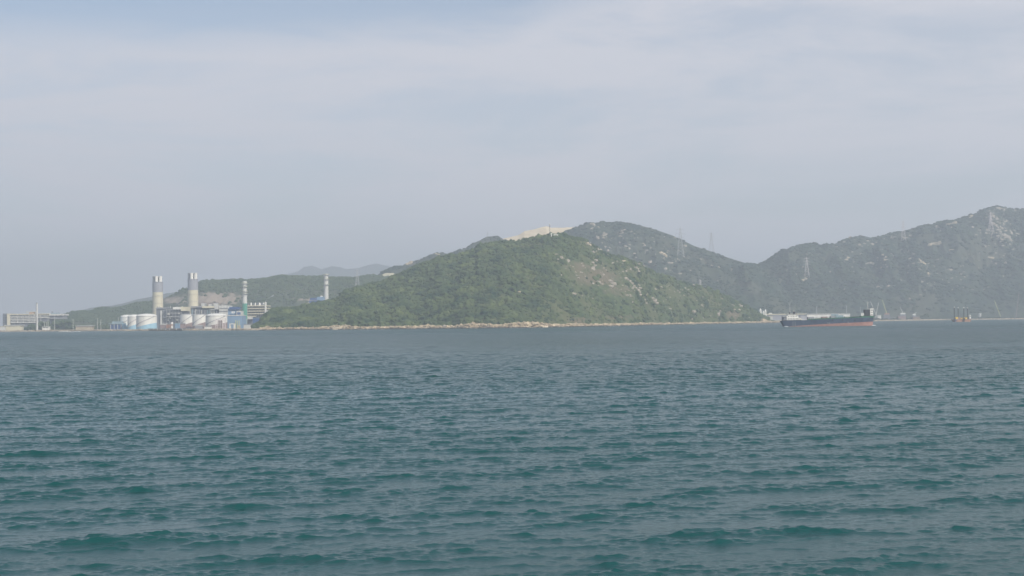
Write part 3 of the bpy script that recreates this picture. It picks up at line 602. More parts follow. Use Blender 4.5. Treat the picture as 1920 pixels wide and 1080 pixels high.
for k, px_ in enumerate((296, 299, 312, 315.5, 319, 329, 333, 341)): x = WX(px_, 3340); z = WZ(px_, 578, 3340); MB().lathe(x, 3340 + 4 * (k % 3), [(.8, z - 1), (.8, z + 3 + 1.5 * (k % 3)), (1.1, z + 3.1 + 1.5 * (k % 3)), (1.1, z + 4 + 1.5 * (k % 3))], 10).build('vent_pipe', M[('mgrey', 'offwhite', 'dgrey')[k % 3]], t)
for k in range(3): MB().pbox(311, 340, 580.2 + 6.5 * k, 580.9 + 6.5 * k, 3318, 2.5).build('walkway', M['offwhite'], t)
t = building('turbine_hall', [('wall', 358, 409, 577, 592, 3230, 60, 'dgrey', True), ('roof', 357.5, 379, 574.2, 576.5, 3225, 66, 'mgrey', False), ('roof', 379, 402, 573.8, 577.5, 3224, 68, 'cream', False),
    ('upper_block', 402, 409, 572.5, 580, 3222, 60, 'offwhite', False), ('upper_block', 410.5, 427, 572.5, 590, 3226, 60, 'offwhite', True)], 'turbine hall with cream roof blocks above the brown based tanks', 'power station hall')
for k in range(15):
    a = 360 + k * 3.2 + rnd.uniform(-.7, .7); c = rnd.uniform(579, 583); MB().pbox(a, a + rnd.uniform(.6, 1.9), c, 591, 3226, 4).build('pipe_column', M[rnd.choice(['mgrey', 'offwhite', 'grey', 'teal'])], t)
MB().pbox(397, 404, 580, 581.4, 3223.5, 5).build('platform', M['offwhite'], t)
for k, px_ in enumerate((381, 384.5, 389, 393, 398, 413, 417, 422)): x = WX(px_, 3240); z = WZ(px_, 574, 3240); MB().lathe(x, 3240 + 4 * (k % 3), [(.9, z - 1), (.9, z + 2.5 + 1.6 * (k % 3)), (1.2, z + 2.6 + 1.6 * (k % 3)), (1.2, z + 3.6 + 1.6 * (k % 3))], 10).build('vent_pipe', M[('offwhite', 'mgrey', 'brown')[k % 3]], t)
for k in range(2): MB().pbox(410.2, 427.2, 577.5 + 5.5 * k, 578.1 + 5.5 * k, 3224.5, 1.4).build('cladding_joint', M['mgrey'], t)
building('pump_house', [('wall', 366, 379, 610.5, 614.8, 2880, 9, 'mgrey', True), ('roof', 365.6, 379.4, 609.5, 610.5, 2879.5, 10, 'offwhite', False)], 'low grey pump house on the quay under the middle brown based tank', 'pump house')
building('quay_cabin', [('wall', 446, 450, 610.5, 614.5, 2780, 6, 'sand', True), ('roof', 445.7, 450.3, 609.7, 610.5, 2779.5, 7, 'offwhite', False)], 'tiny tan cabin on the quay under the green chimney', 'cabin')
building('fuel_shed', [('wall', 457, 470, 609, 615, 2800, 8, 'offwhite', True), ('roof', 456.5, 470.5, 608, 609, 2799.5, 9, 'mgrey', False)], 'pale shed on the quay left of the dark blue cube building', 'shed')
# pipe rack in front of widest tank
t = thing('pipe_rack', px_base(413, 2900), 'open pinkish pipe rack standing in front of the widest cream tank', 'pipe rack')
for k in range(7): MB().pbox(404 + k * 3.1, 404.7 + k * 3.1, 597.5, 614, 2900, 2, G - 1).build('column', M['pylon_w'], t)
for k in range(4): MB().pbox(403.5, 424, 597.2 + 4 * k, 598 + 4 * k, 2899.5, 3).build('beam', M['pylon_w'], t)
MB().pbox(409, 417, 600, 612, 2904, 3, G).build('vessel', M['orange'], t)
# low things in front
building('pipe_shed', [('wall', 300, 311, 608.8, 613, 3010, 14, 'brown', True), ('roof', 299.5, 311.5, 607, 608.8, 3009, 16, 'offwhite', False)], 'small brown shed with pale roof behind the jetty', 'shed')
building('ore_heap_cover', [('cover', 311.8, 320, 608.5, 613.5, 3000, 12, 'orange', True), ('edge', 311.8, 320.2, 608, 608.5, 2999, 14, 'soil', False)], 'rust orange container beside the small brown shed', 'container')
t = thing('silo', px_base(322.3, 2990), 'small white and red vessel with a round top behind the jetty', 'silo'); x = WX(322.3, 2990)
MB().lathe(x, 2990, [(1.9, G), (1.9, WZ(322, 610.5, 2990))], 16).build('lower_tank', M['white'], t, True); MB().lathe(x, 2990, [(2.0, WZ(322, 610.4, 2990)), (2.0, WZ(322, 608, 2990))], 16).build('red_band', M['orange'], t, True)
MB().lathe(x, 2990, [(2.3, WZ(322, 607.9, 2990)), (2.3, WZ(322, 606, 2990)), (1.2, WZ(322, 604, 2990))], 16).build('top', M['white'], t, True)
building('blue_hut', [('wall', 328, 336, 608, 613.5, 2985, 12, 'blue', True), ('roof', 327.6, 336.4, 606.8, 608, 2984, 14, 'lblue', False)], 'bright blue hut right of the small white and red vessel', 'hut')
building('purple_shed', [('wall', 338, 345, 607, 614.5, 2960, 12, 'brown', True), ('roof', 337.5, 345.5, 606.2, 607, 2959, 14, 'mgrey', False)], 'dull purple brown shed before the first brown based tank', 'shed')
building('truck_shelter', [('wall', 383, 396, 613, 615.4, 2860, 6, 'white', True), ('roof', 382.6, 396.4, 612.3, 613, 2859.5, 7, 'offwhite', False)], 'long low white shelter on the quay under the brown tanks', 'shelter')
t = building('portal_frame', [('beam', 430, 440, 606.5, 608, 2840, 8, 'white', False), ('leg', 430, 432, 608, 614, 2840, 8, 'white', True), ('leg', 438, 440, 608, 614, 2840, 8, 'white', True)], 'white portal frame on the quay before the blue hall', 'gantry')
# jetty
t = thing('jetty', (WX(318, 2830), 2830, 0), 'dark piled jetty at the foot of the tanks', 'jetty')
zj = WZ(318, 615.6, 2830)
MB().box(WX(279, 2830), WX(357, 2830), 2822, 2846, zj - 1.0, zj).build('deck', M['dgrey'], t)
for k in range(22):
    xx = WX(280 + k * 3.6, 2830)
    for yy in (2825, 2834, 2843): MB().bar((xx, yy, -3), (xx, yy, zj - 1), .55).build('pile', M['black'], t)
for px_ in (287, 294, 301, 310, 317, 330, 341, 354): MB().pbox(px_, px_ + 1.6, 616.2, 618.4, 2821, 1.0).build('fender', M['offwhite'], t)
# blue hall, blue plant
t = building('blue_hall', [('wall', 426.3, 453, 592, 616, 2990, 50, 'blue', True), ('parapet', 426, 453.3, 591, 592, 2989, 52, 'white', False)], 'plain blue hall with white roof edge left of the green chimney', 'industrial hall')
for k in range(3): MB().pbox(441.5 + k * 3.2, 442.3 + k * 3.2, 600 + (k % 2), 612, 2984, 2, G).build('pipe', M['ylw2'], t)
t = building('blue_plant', [('wall', 427.5, 443, 578, 591, 3070, 30, 'blue', False), ('upper_block', 430, 447, 575.5, 580, 3066, 26, 'dblue', False), ('white_house', 443.4, 452.5, 583.2, 591, 3062, 26, 'offwhite', False), ('opening', 445, 451, 585.5, 590, 3061.6, 1, 'dblue', False)],
    'blue and white process plant on top of the blue hall', 'process plant')
for o_ in t.children: pass
for px_ in (434.2, 437.6): MB().pbox(px_, px_ + 1.6, 583.5, 587.6, 3060, 4).build('vent_pipe', M['white'], t)
MB().pbox(428, 453, 591, 618, 3075, 25).build('frame', M['mgrey'], t)
# open steel heat recovery building with cream bands
t = thing('steel_frame_building', px_base(481, 3150), 'open steel framed building with cream floor bands right of the green chimney', 'process building')
MB().pbox(464.5, 497, 573.5, 618, 3160, 40, G - 1).build('core', M['dgrey'], t)
for k in range(5): MB().pbox(463.6, 500 - (k > 3) * 20, 572.6 + 4.9 * k, 574.3 + 4.9 * k, 3150, 54).build('floor_band', M['cream'], t)
for k in range(9): MB().pbox(464 + k * 3.9, 464.6 + k * 3.9, 574, 598, 3151, 2.2).build('column', M['mgrey'], t)
MB().pbox(496.5, 499, 566, 594, 3149, 8).build('stair_tower', M['white'], t); MB().pbox(498.5, 502.5, 582, 586, 3148, 10).build('side_house', M['offwhite'], t)
MB().pbox(463.6, 474, 594, 598.5, 3150.5, 50).build('low_wing', M['offwhite'], t)
for k, px_ in enumerate((466, 471, 476, 479, 482.5, 487, 491.5, 494.5)):
    x, r = WX(px_, 3160), 1.4 + .5 * (k % 3); z = WZ(px_, 573, 3160); MB().lathe(x, 3160, [(r, z - .5), (r, z + 3 + 1.6 * (k % 2)), (r * .6, z + 5.0 + 1.6 * (k % 2))], 12).build('roof_vent', M['white' if k % 2 else 'dgrey'], t)
MB().pbox(480.5, 493, 568, 571.5, 3170, 10).build('roof_house', M['dgrey'], t)
rnd = random.Random(9)
for k in range(14):
    a = rnd.uniform(465, 494); c = 575 + 4.9 * rnd.randrange(4); MB().pbox(a, a + rnd.uniform(1, 3.2), c, c + rnd.uniform(1.5, 2.8), 3156, 3.5).build('machine', M[rnd.choice(['mgrey', 'grey', 'brown', 'offwhite'])], t)
building('dark_blue_building', [('wall', 474, 488, 597, 618, 2860, 26, 'dblue', True), ('roof', 473.7, 488.3, 596, 597, 2859, 28, 'blue', False)], 'dark blue cube building at the foot of the headland', 'building')
building('pale_blue_house', [('wall', 501, 508, 587, 592, 3120, 14, 'lblue', True), ('roof', 499, 510, 584.5, 587, 3118, 18, 'teal', False)], 'small pale blue house behind the tip of the headland', 'house')
t = thing('covered_conveyor', (WX(533, 3300), 3300, WZ(533, 585, 3300)), 'cream covered conveyor tube rising behind the headland', 'conveyor')
pts = [(WX(a, 3300), 3300 + i * 12, WZ(a, b, 3300)) for i, (a, b) in enumerate([(510, 582), (516, 580.6), (523, 580), (528, 577.2), (540, 576.2), (557, 576)])]
MB().tube(pts, 2.3, 12).build('tube', M['cream'], t, True)
for i, p in enumerate(pts[::2]): MB().bar((p[0], p[1], G - 1), (p[0], p[1], p[2] - 2), .7).build('support', M['mgrey'], t)
t = building('blue_works', [('wall', 581, 594, 558.5, 562.5, 3560, 20, 'dblue', False), ('wall', 594.3, 607, 556.5, 563, 3562, 22, 'blue', False), ('lower_wall', 579.5, 603, 563.4, 568, 3558, 24, 'dblue', False), ('vent', 600.5, 604.5, 554.5, 556.5, 3566, 8, 'white', False), ('frame', 582, 606, 568, 590, 3566, 14, 'mgrey', True)],
    'dark blue works beside the pale ringed chimney behind the headland', 'building')
MB().pbox(594.5, 602.5, 567.5, 570, 3552, 8).build('yellow_tank', M['yellow'], t)
building('hillside_building', [('wall', 717, 741, 513.6, 519.5, 4420, 20, 'cream', False), ('upper_wall', 721, 738, 512, 513.6, 4422, 16, 'cream', False), ('lower_wall', 716, 742, 519.5, 545, 4424, 20, 'soil', True)], 'cream terraced building on the ridge left of the headland', 'building')
# villas at foot of C hill
for px_, a, lb in ((381, 567, 'small pale building under the bare slope, left of three'), (393, 568, 'small pale building under the bare slope, middle of three'), (404, 567, 'small pale building under the bare slope, right of three')):
    building('small_building', [('wall', px_ - 3.5, px_ + 3.5, a + 1, a + 5, 3900, 14, 'offwhite', True), ('roof', px_ - 4, px_ + 4, a, a + 1, 3899, 16, 'brown', False)], lb, 'building', 'small pale buildings above the turbine hall')
# trees by the shore office
rs = np.random.RandomState(61); n = 520
px = np.concatenate([48 + 20 * rs.rand(120), 72 + 60 * rs.rand(220), 132 + 75 * rs.rand(180)]); Y = 3560 + rs.rand(n) * 60; x = (px - 960) / FOC * Y
z = G + np.where(px < 70, rs.rand(n) ** .7 * 14 * (1 - np.abs(px - 60) / 16).clip(0.2, 1), np.where(px < 135, rs.rand(n) * 20, rs.rand(n) * 9))
s = 2.6 + 2.8 * rs.rand(n); clumps('shore_thicket', np.stack([x, Y, z], -1), np.stack([s, s, s], -1), M['leafC'], 62, ICO1, .3, 'dark trees massed in front of the office block and masts', 'trees')
# steam
def steam():
    m = bpy.data.materials.new('steam'); m.use_nodes = True; t = m.node_tree; t.nodes.remove(t.nodes['Principled BSDF'])
    v = t.nodes.new('ShaderNodeVolumePrincipled'); v.inputs['Color'].default_value = (1, 1, 1, 1); v.inputs['Density'].default_value = 0.16; v.inputs['Anisotropy'].default_value = 0.2
    t.links.new(v.outputs[0], t.nodes['Material Output'].inputs['Volume'])
    V0, F0 = ICO2; mb = MB(); rs = np.random.RandomState(4); Y = 3158
    pth = [(497.3, 565.3, 0.7), (499, 562.8, 1.2), (501, 561, 1.6), (503.5, 559, 2.0), (506, 557.5, 2.4), (508.5, 555.6, 3.0), (511, 554.4, 3.2), (513.2, 554.6, 2.2)]
    prof = []
    n = 14; vs = []
    for a, b, r in pth:
        c = pos(a, b, Y)
        for i in range(n):
            q = 2 * math.pi * i / n; k = r * 1.15 * (1 + rs.uniform(-.25, .25)); vs.append((c[0] + k * math.cos(q) * .75, c[1] + k * math.sin(q), c[2] + k * math.cos(q) * .65))
    fs = [(j * n + i, j * n + (i + 1) % n, (j + 1) * n + (i + 1) % n, (j + 1) * n + i) for j in range(len(pth) - 1) for i in range(n)] + [tuple(range(n - 1, -1, -1)), tuple((len(pth) - 1) * n + i for i in range(n))]
    o = mb.add(vs, fs).build('steam_plume', m, cat='steam', label='small white steam plume drifting right from the steel framed building', kind='stuff')
    import bmesh
    bm = bmesh.new(); bm.from_mesh(o.data); bmesh.ops.recalc_face_normals(bm, faces=bm.faces); bm.to_mesh(o.data); bm.free()
steam()

# ------------------------------------------------------------------ pylons
def make_pylon(H=60.0, mt='pylon', th=.22):
    t = thing('electricity_pylon', (0, 0, 0), '-', 'pylon', 'lattice pylons on the hills')
    wd = lambda z: 6.2 * (1 - z / H) ** 1.25 * (H / 60) + 1.1
    m = MB(); br = MB(); zs = [0, .13, .25, .36, .46, .55, .63, .70, .77, .84, .91, 1.0]
    cs = [(-1, -1), (1, -1), (1, 1), (-1, 1)]
    for c in cs:
        for a, b in zip(zs[:-1], zs[1:]): m.bar((c[0] * wd(a * H), c[1] * wd(a * H), a * H), (c[0] * wd(b * H), c[1] * wd(b * H), b * H), th * 1.3, n=4)
    m.bar((-.9, -.9, H), (0, 0, H + 4), th, n=4).bar((.9, .9, H), (0, 0, H + 4), th, n=4)
    for a, b in zip(zs[:-1], zs[1:]):
        for i in range(4):
            c, d = cs[i], cs[(i + 1) % 4]; A, B = wd(a * H), wd(b * H)
            br.bar((c[0] * A, c[1] * A, a * H), (d[0] * B, d[1] * B, b * H), th * .7, n=4); br.bar((d[0] * A, d[1] * A, a * H), (c[0] * B, c[1] * B, b * H), th * .7, n=4)
    m.build('frame', M[mt], t); br.build('bracing', M[mt], t)
    for f, ln in ((.66, 8.5), (.80, 9.5), (.94, 7.5)):
        k = MB(); z = f * H
        for sx in (-1, 1):
            for sy in (-1, 1):
                k.bar((0, sy * wd(z), z), (sx * ln, 0, z + .8), th * .8, n=4); k.bar((0, sy * wd(z), z + 3), (sx * ln, 0, z + .8), th * .7, n=4)
            k.bar((sx * ln, 0, z + .8), (sx * ln, 0, z - 2.2), .3, n=4)
        k.build('crossarm', M[mt], t)
    return t
py_src = {k: make_pylon(60, k, .32 if k == 'pylon_w' else .22) for k in ('pylon', 'pylon_w')}; used = set()
for h, px_, ytop, ybot, mt, lb in ((HB2, 1694, 412, 451, 'pylon_w', 'tallest lattice pylon standing on the ridge of the right mountain'), (HB2, 1858, 397, 434, 'pylon_w', 'lattice pylon just below the rocky mountain top'),
        (HB1, 1276, 424, 481, 'pylon', 'faint large lattice pylon on the crest of the middle hill'), (HB1, 1334, 434, 472, 'pylon', 'faint lattice pylon on the hill crest left of the saddle'),
        (HB2, 1513, 480, 520, 'pylon_w', 'pale lattice pylon on the slope above the ship'), (HB1, 914, 433, 448, 'pylon', 'small distant pylon on the skyline left of the quarry'),
        (HC, 670, 503, 541, 'pylon', 'lattice pylon behind the left slope of the headland'), (HB1, 1313, 522, 540, 'pylon_w', 'low lattice pylon behind the right crest of the headland')):
    x, y, z = h.surf(px_, ybot); t = py_src[mt] if mt not in used else copy_tree(py_src[mt]); used.add(mt)
    H = WZ(px_, ytop, y) - z; s = H / 64; t.location = (x, y, z - 1); t.scale = (s, s, s); t.rotation_euler = (0, 0, R(-12 + (px_ % 7) * 6)); t['label'] = lb

# summit mast and huts
x, y, z = HA.surf(1031, 443); zt = WZ(1031, 421.5, y)
t = thing('radio_mast', (x, y, z), 'slim dark radio mast with a white drum on top on the headland summit', 'radio mast')
MB().bar((x, y, z - 3), (x, y, zt), .75, .5).build('pole', M['dgrey'], t); MB().lathe(x, y, [(.6, zt - .5), (1.5, zt), (1.5, zt + 1.6), (.5, zt + 2.2)], 14).build('drum', M['white'], t, True)
m = MB()
for f in (.35, .6, .82): m.lathe(x, y, [(.5, z + (zt - z) * f), (1.5, z + (zt - z) * f), (1.5, z + (zt - z) * f + .5), (.5, z + (zt - z) * f + .5)], 12, False)
m.build('antenna_ring', M['mgrey'], t)
x, y, z = HA.surf(1034, 446); zt = WZ(1034, 437, y)
t = thing('summit_tower', (x, y, z), 'small white equipment tower right beside the radio mast', 'tower')
MB().box(x - 1.1, x + 1.1, y - 1, y + 1, z - 3, zt - 3).build('body', M['white'], t); MB().box(x - 1.5, x + 1.5, y - 1.4, y + 1.4, zt - 3, zt).build('head', M['white'], t)
x, y, z = HA.surf(1042, 445); z += 3.0; y -= 4
t = thing('summit_hut', (x, y, z), 'low white hut lying right of the summit tower', 'hut')
MB().box(x - 4.6, x + 4.6, y - 3, y + 3, z - 6, z + 2.4).build('wall', M['white'], t); MB().box(x - 5, x + 5, y - 3.4, y + 3.4, z + 2.4, z + 3).build('roof', M['offwhite'], t)

# ------------------------------------------------------------------ works along the right shore
for px_, wp, yt, lb in ((1426, 4.4, 578.5, 'left of three pale cement silos beside the headland tip'), (1431.5, 3.6, 582.5, 'middle and lowest of three pale cement silos'), (1435.3, 4.2, 580, 'right of three pale cement silos')):
    Y = 3800; x = WX(px_, Y); r = wp / 2 * Y / FOC; zt = WZ(px_, yt, Y); t = thing('cement_silo', (x, Y, G), lb, 'silo', 'cement silos behind the headland tip')
    MB().lathe(x, Y, [(r * .5, G - 1), (r * .5, G + 4), (r, G + 8), (r, zt - 5), (r * .35, zt)], 20).build('drum', M['white'], t, True); MB().box(x - r * 1.4, x - r, Y - .6, Y + .6, G, zt - 3).build('ladder', M['teal'], t)
t = building('long_warehouse', [('wall', 1425, 1513, 590.2, 604, 3920, 40, 'grey', True), ('roof', 1424, 1513, 588.4, 590.2, 3918, 44, 'cream', False), ('white_wall', 1513.3, 1594, 588.3, 600, 3900, 60, 'white', True), ('roof', 1513.3, 1595, 587.8, 588.3, 3898, 64, 'offwhite', False)],
    'very long low warehouse with grey left half and white right half behind the ship', 'warehouse')
MB().pbox(1559, 1572, 588.6, 592, 3898.5, 2).build('green_panel', M['teal'], t); MB().pbox(1583, 1593, 594, 600, 3899, 2).build('loading_bay', M['mgrey'], t)
MB().pbox(1442, 1447, 586.8, 588.4, 3925, 10).build('roof_house', M['white'], t)
t = building('sea_wall', [('wall', 1452, 1513, 600.5, 605.4, 3640, 12, 'sand', True), ('coping', 1452, 1513, 599.6, 600.5, 3639, 14, 'offwhite', False)], 'cream sea wall between headland tip and ship stern', 'wall')
building('yard_office', [('wall', 1442, 1449, 594, 599, 3740, 14, 'offwhite', True), ('roof', 1441.5, 1449.5, 593, 594, 3739, 16, 'cream', False)], 'small pale yard office beside the round green tree', 'office')
def tree(px_, py_, wpx, Y, label, z0=G, seed=1):
    x = WX(px_, Y); sc = Y / FOC; zt = WZ(px_, py_, Y); t = thing('tree', (x, Y, z0), label, 'tree'); h = zt - z0
    m = MB().bar((x, Y, z0 - .5), (x, Y, z0 + h * .55), .6, .3)
    rs = np.random.RandomState(seed)
    for k in range(5):
        a = k * 1.26; m.bar((x, Y, z0 + h * .35), (x + math.cos(a) * wpx * sc * .25, Y + math.sin(a) * wpx * sc * .25, z0 + h * .65), .25, .12)
    m.build('trunk', M['brown'], t); mb = MB(); V0, F0 = ICO1
    for k in range(60):
        v = rs.randn(3); v /= np.linalg.norm(v); v *= rs.rand() ** .4; r = wpx * sc * (.10 + .09 * rs.rand())
        V = V0 * (1 + (rs.rand(len(V0), 1) - .5) * .6) * r + np.array([x + v[0] * wpx * sc * .42, Y + v[1] * wpx * sc * .42, z0 + h * .58 + v[2] * h * .38]); mb.add(V, [tuple(f) for f in F0])
    mb.build('crown', M['leafA'], t)
tree(1438.5, 594, 11, 3560, 'round green tree at the headland tip behind the large grey headed rock', seed=3)
tree(1737, 588, 12, 4460, 'dark tree clump on the shore left of the jack-up barge', seed=5)
tree(1729, 590, 9, 4460, 'paler tree left of the dark clump on the right shore', seed=6)
gm = 'lighting masts behind the ship'
mast('light_mast', 1531.5, 575.5, 4020, 'pale light mast behind the middle of the ship', .8, gm, 'pylon'); mast('light_mast', 1587.5, 574, 4020, 'pale light mast above the right end of the white warehouse', .8, gm, 'pylon')
mast('light_mast', 1613.5, 576, 4050, 'faint light mast left of the ship bow tower', .6, gm, 'pylon')
def crane(px0, px1, py1, Y, label, mj, mbody, wpx=6, base_py=None, jr=1.0):
    t = thing('mobile_crane', px_base(px0, Y), label, 'crane', 'cranes on the right shore'); x0 = WX(px0, Y); sc = Y / FOC; x1 = WX(px1, Y); zt = WZ(px1, py1, Y)
    w_ = wpx * sc / 2; zc = G + 3.2 if base_py is None else WZ(px0, base_py, Y)
    MB().box(x0 - w_, x0 + w_, Y - 2, Y + 2, G - .5, zc - 2).build('carriage', M['dgrey'], t); MB().box(x0 - w_ * .8, x0 + w_ * .8, Y - 1.8, Y + 1.8, zc - 1.97, zc + 2).build('cab', M[mbody], t)
    m = MB(); a = Vector((x0, Y, zc)); b = Vector((x1, Y, zt)); d = b - a; n_ = 10; pr = d.normalized(); side = Vector((pr.z, 0, -pr.x)) * jr
    for s_ in (-1, 1):
        for q in (-1, 1): m.bar(a + side * s_ + Vector((0, q * jr, 0)), b + side * s_ * .4 + Vector((0, q * jr * .4, 0)), .28, n=4)
    for k in range(n_):
        f, g = k / n_, (k + 1) / n_; wf, wg = 1 - .6 * f, 1 - .6 * g
        for q in (-1, 1): m.bar(a + d * f + side * wf * (1 if k % 2 else -1) + Vector((0, q * jr * wf, 0)), a + d * g + side * wg * (-1 if k % 2 else 1) + Vector((0, q * jr * wg, 0)), .2, n=4)
    m.build('jib', M[mj], t)
    bk = Vector((x0 - (x1 - x0) * .25, Y, zc + abs(d.z) * .22)); MB().bar(b, bk, .12).bar(bk, (x0 - (1 if x1 > x0 else -1) * w_, Y, zc + 1.5), .2).build('stay', M['mgrey'], t)
    return t
crane(1646, 1632.5, 565, 4250, 'left crane of the crossed pair beside the ship bow, leaning left', 'offwhite', 'offwhite', 5)
crane(1641, 1648, 567, 4180, 'right crane of the crossed pair beside the ship bow, leaning right', 'offwhite', 'offwhite', 5)
crane(1663, 1655, 562, 4240, 'tall crane with yellow green jib and red cab', 'ylw2', 'orange', 12, 588.5)
crane(1693, 1688.5, 576, 4320, 'short crane on a wide white base over red cab', 'offwhite', 'white', 11, 588)
crane(1714, 1719, 585, 4350, 'small white crane with a stubby jib', 'offwhite', 'white', 7, 590)
crane(1877, 1865, 563, 4500, 'distant crane with a yellow green jib right of the jack-up barge', 'ylw2', 'dgrey', 6)
crane(1905, 1912, 547, 4520, 'rightmost distant crane with a reddish grey jib', 'brown', 'dgrey', 6)
for a, b, c, d, Y, mt, lb in ((1646, 1652, 590.5, 593, 4280, 'white', 'white cabin left of the red crane cab'), (1684, 1698, 592, 597, 4300, 'brown', 'low red brown stockpile shed under the short crane'), (1656, 1680, 595, 599, 4290, 'soil', 'long low earth coloured shed by the right shore'),
        (1712, 1724, 593.5, 598, 4330, 'soil', 'low brown shed under the small white crane'), (1724, 1731, 596, 598.5, 4420, 'white', 'small white tank shed at the foot of the trees'), (1836, 1840, 587, 590, 4540, 'white', 'tiny white hut on the shore right of the barge')):
    building('site_shed', [('wall', a, b, c + .8, d, Y, 12, mt, True), ('roof', a - .4, b + .4, c, c + .8, Y - 1, 14, 'offwhite' if mt == 'white' else 'mgrey', False)], lb, 'shed', 'sheds on the right shore')
rs = np.random.RandomState(91); n = 420; px = 1640 + 330 * rs.rand(n); u = U(px); y = coast(u) + 60 + rs.rand(n) * 160; s = 2 + 2.5 * rs.rand(n)
clumps('shore_thicket', np.stack([u * y, y, G + rs.rand(n) * 3.0], -1), np.stack([s * 1.6, s * 1.4, s * .9], -1), M['leafB'], 92, ICO1, .3, 'low bushes behind the right beach', 'bushes')

# ------------------------------------------------------------------ cargo ship
SY = 1790.0
ship = thing('cargo_ship', (WX(1552, SY), SY, 0), 'dark blue cargo ship with red lower hull and white stern house', 'ship')
sx0, sx1 = WX(1463.5, SY), WX(1638, SY); SL = sx1 - sx0; BM = 8.6
def sxp(px): return WX(px, SY)
def hull_section(f, z, zd):
    """half beam at length fraction f (0 stern, 1 bow) and height z"""
    zr = np.clip(z / zd, -0.3, 1)
    bow = np.clip((1 - f) / 0.13, 0, 1) ** 0.55; st = np.clip((f + 0.012) / 0.07, 0, 1) ** 0.5
    return BM * bow * (0.72 + 0.28 * st) * (0.93 + 0.07 * zr)
def xshift(f, z, zd):
    zr = max(0, min(1, z / zd)); s_ = 0
    if f < 0.08: s_ += (1 - zr) * 4.0 * (1 - f / 0.08)       # raked counter at the stern
    if f > 0.94: s_ -= (1 - zr) * 1.2 * (f - .94) / .06
    return s_
zdk = lambda f: 7.3 + 3.7 * max(0, f - .05)
zred = lambda f: 0.1 + 5.1 * max(0, (f - 0.07) / .93) ** 0.75
def loft(zlo, zhi, name, mt, nz=5):
    nf = 90; m = MB(); vs = []; ring = 2 * nz
    for i in range(nf):
        f = i / (nf - 1); a, b = zlo(f), zhi(f)
        for side in (-1, 1):
            for k in range(nz):
                z = a + (b - a) * (k if side < 0 else nz - 1 - k) / (nz - 1)
                hb = float(hull_section(f, z, zdk(f))); vs.append((sx0 + SL * f + xshift(f, z, zdk(f)), SY + side * hb, z))
    fs = [(i * ring + k, (i + 1) * ring + k, (i + 1) * ring + (k + 1) % ring, i * ring + (k + 1) % ring) for i in range(nf - 1) for k in range(ring)]
    fs += [tuple(range(ring - 1, -1, -1)), tuple((nf - 1) * ring + k for k in range(ring))]
    m.add(vs, fs).build(name, M[mt], ship, False)
loft(lambda f: -2.5, zred, 'lower_hull', 'red'); loft(lambda f: zred(f), zdk, 'hull', 'navy')
dz_ = lambda px: zdk((sxp(px) - sx0) / SL)
def sb(name, a, b, zlo, zhi, hw, mt, yoff=0, par=None):
    return MB().box(sxp(a), sxp(b), SY - hw + yoff, SY + hw + yoff, zlo, zhi).build(name, M[mt], par or ship)
def slab(name, a, b, lo, hi, hw, mt):
    zz = [dz_(a) + lo, dz_(b) + lo, dz_(a) + hi, dz_(b) + hi]; A_, B_ = sxp(a), sxp(b)
    return MB().add([(A_, SY - hw, zz[0]), (B_, SY - hw, zz[1]), (B_, SY + hw, zz[1]), (A_, SY + hw, zz[0]), (A_, SY - hw, zz[2]), (B_, SY - hw, zz[3]), (B_, SY + hw, zz[3]), (A_, SY + hw, zz[2])],
        [(0, 3, 2, 1), (4, 5, 6, 7), (0, 1, 5, 4), (1, 2, 6, 5), (2, 3, 7, 6), (3, 0, 4, 7)]).build(name, M[mt], ship)
slab('hatch_coaming', 1512, 1616, -.3, .45, 8.0, 'dgreen')
for k in range(6): slab('hatch_cover', 1514 + k * 16.4, 1528.5 + k * 16.4, .46, .95, 6.4, 'dgreen')
# stern house
D = dz_(1480)
hs = sb('deck_house', 1473, 1499, D - .2, D + 3.6, 6.6, 'offwhite'); sb('deck_house', 1473.5, 1495, D + 3.62, D + 6.2, 5.8, 'white'); br_ = sb('bridge', 1476, 1491, D + 6.22, D + 8.3, 5.2, 'offwhite')
sb('side_block', 1467.5, 1472.8, D - .2, D + 5.2, 6.4, 'dgrey'); sb('boat_deck', 1466, 1473.3, D + 5.22, D + 5.6, 6.8, 'offwhite'); sb('poop_rail', 1465, 1512, D + .9, D + 1.1, 7.9, 'offwhite')
for k in range(7): sb('window', 1476 + k * 2.9, 1477.4 + k * 2.9, D + 1.6, D + 2.7, 6.66, 'glass', 0, hs)
for k in range(6): sb('window', 1476 + k * 3.1, 1477.6 + k * 3.1, D + 4.6, D + 5.5, 5.86, 'glass')
for k in range(5): sb('window', 1477 + k * 2.8, 1479 + k * 2.8, D + 7.0, D + 7.8, 5.26, 'glass', 0, br_)
MB().bar((sxp(1481.5), SY, D + 8), (sxp(1481.1), SY, D + 22), .38, .2).build('mast', M['offwhite'], ship)
MB().lathe(sxp(1489.5), SY + 1, [(1.5, D + 8.3), (1.3, D + 11.5), (1.1, D + 11.5)], 14).build('funnel', M['black'], ship, True); MB().bar((sxp(1480), SY - 3, D + 8.3), (sxp(1479.6), SY - 3, D + 10.5), .8).build('radar_base', M['black'], ship)
MB().box(sxp(1486.6), sxp(1489), SY - 2, SY + 2, D + 11.5, D + 12.5).build('radar', M['offwhite'], ship); MB().bar((sxp(1494), SY, D + 6.2), (sxp(1494), SY, D + 11), .25).build('aerial', M['brown'], ship)
MB().bar((sxp(1497.5), SY - 3, D + 3.6), (sxp(1503), SY - 3, D + .8), .5).build('gangway', M['cream'], ship)
sb('white_bulwark', 1500, 1512, D + .2, D + .75, 8.3, 'white')
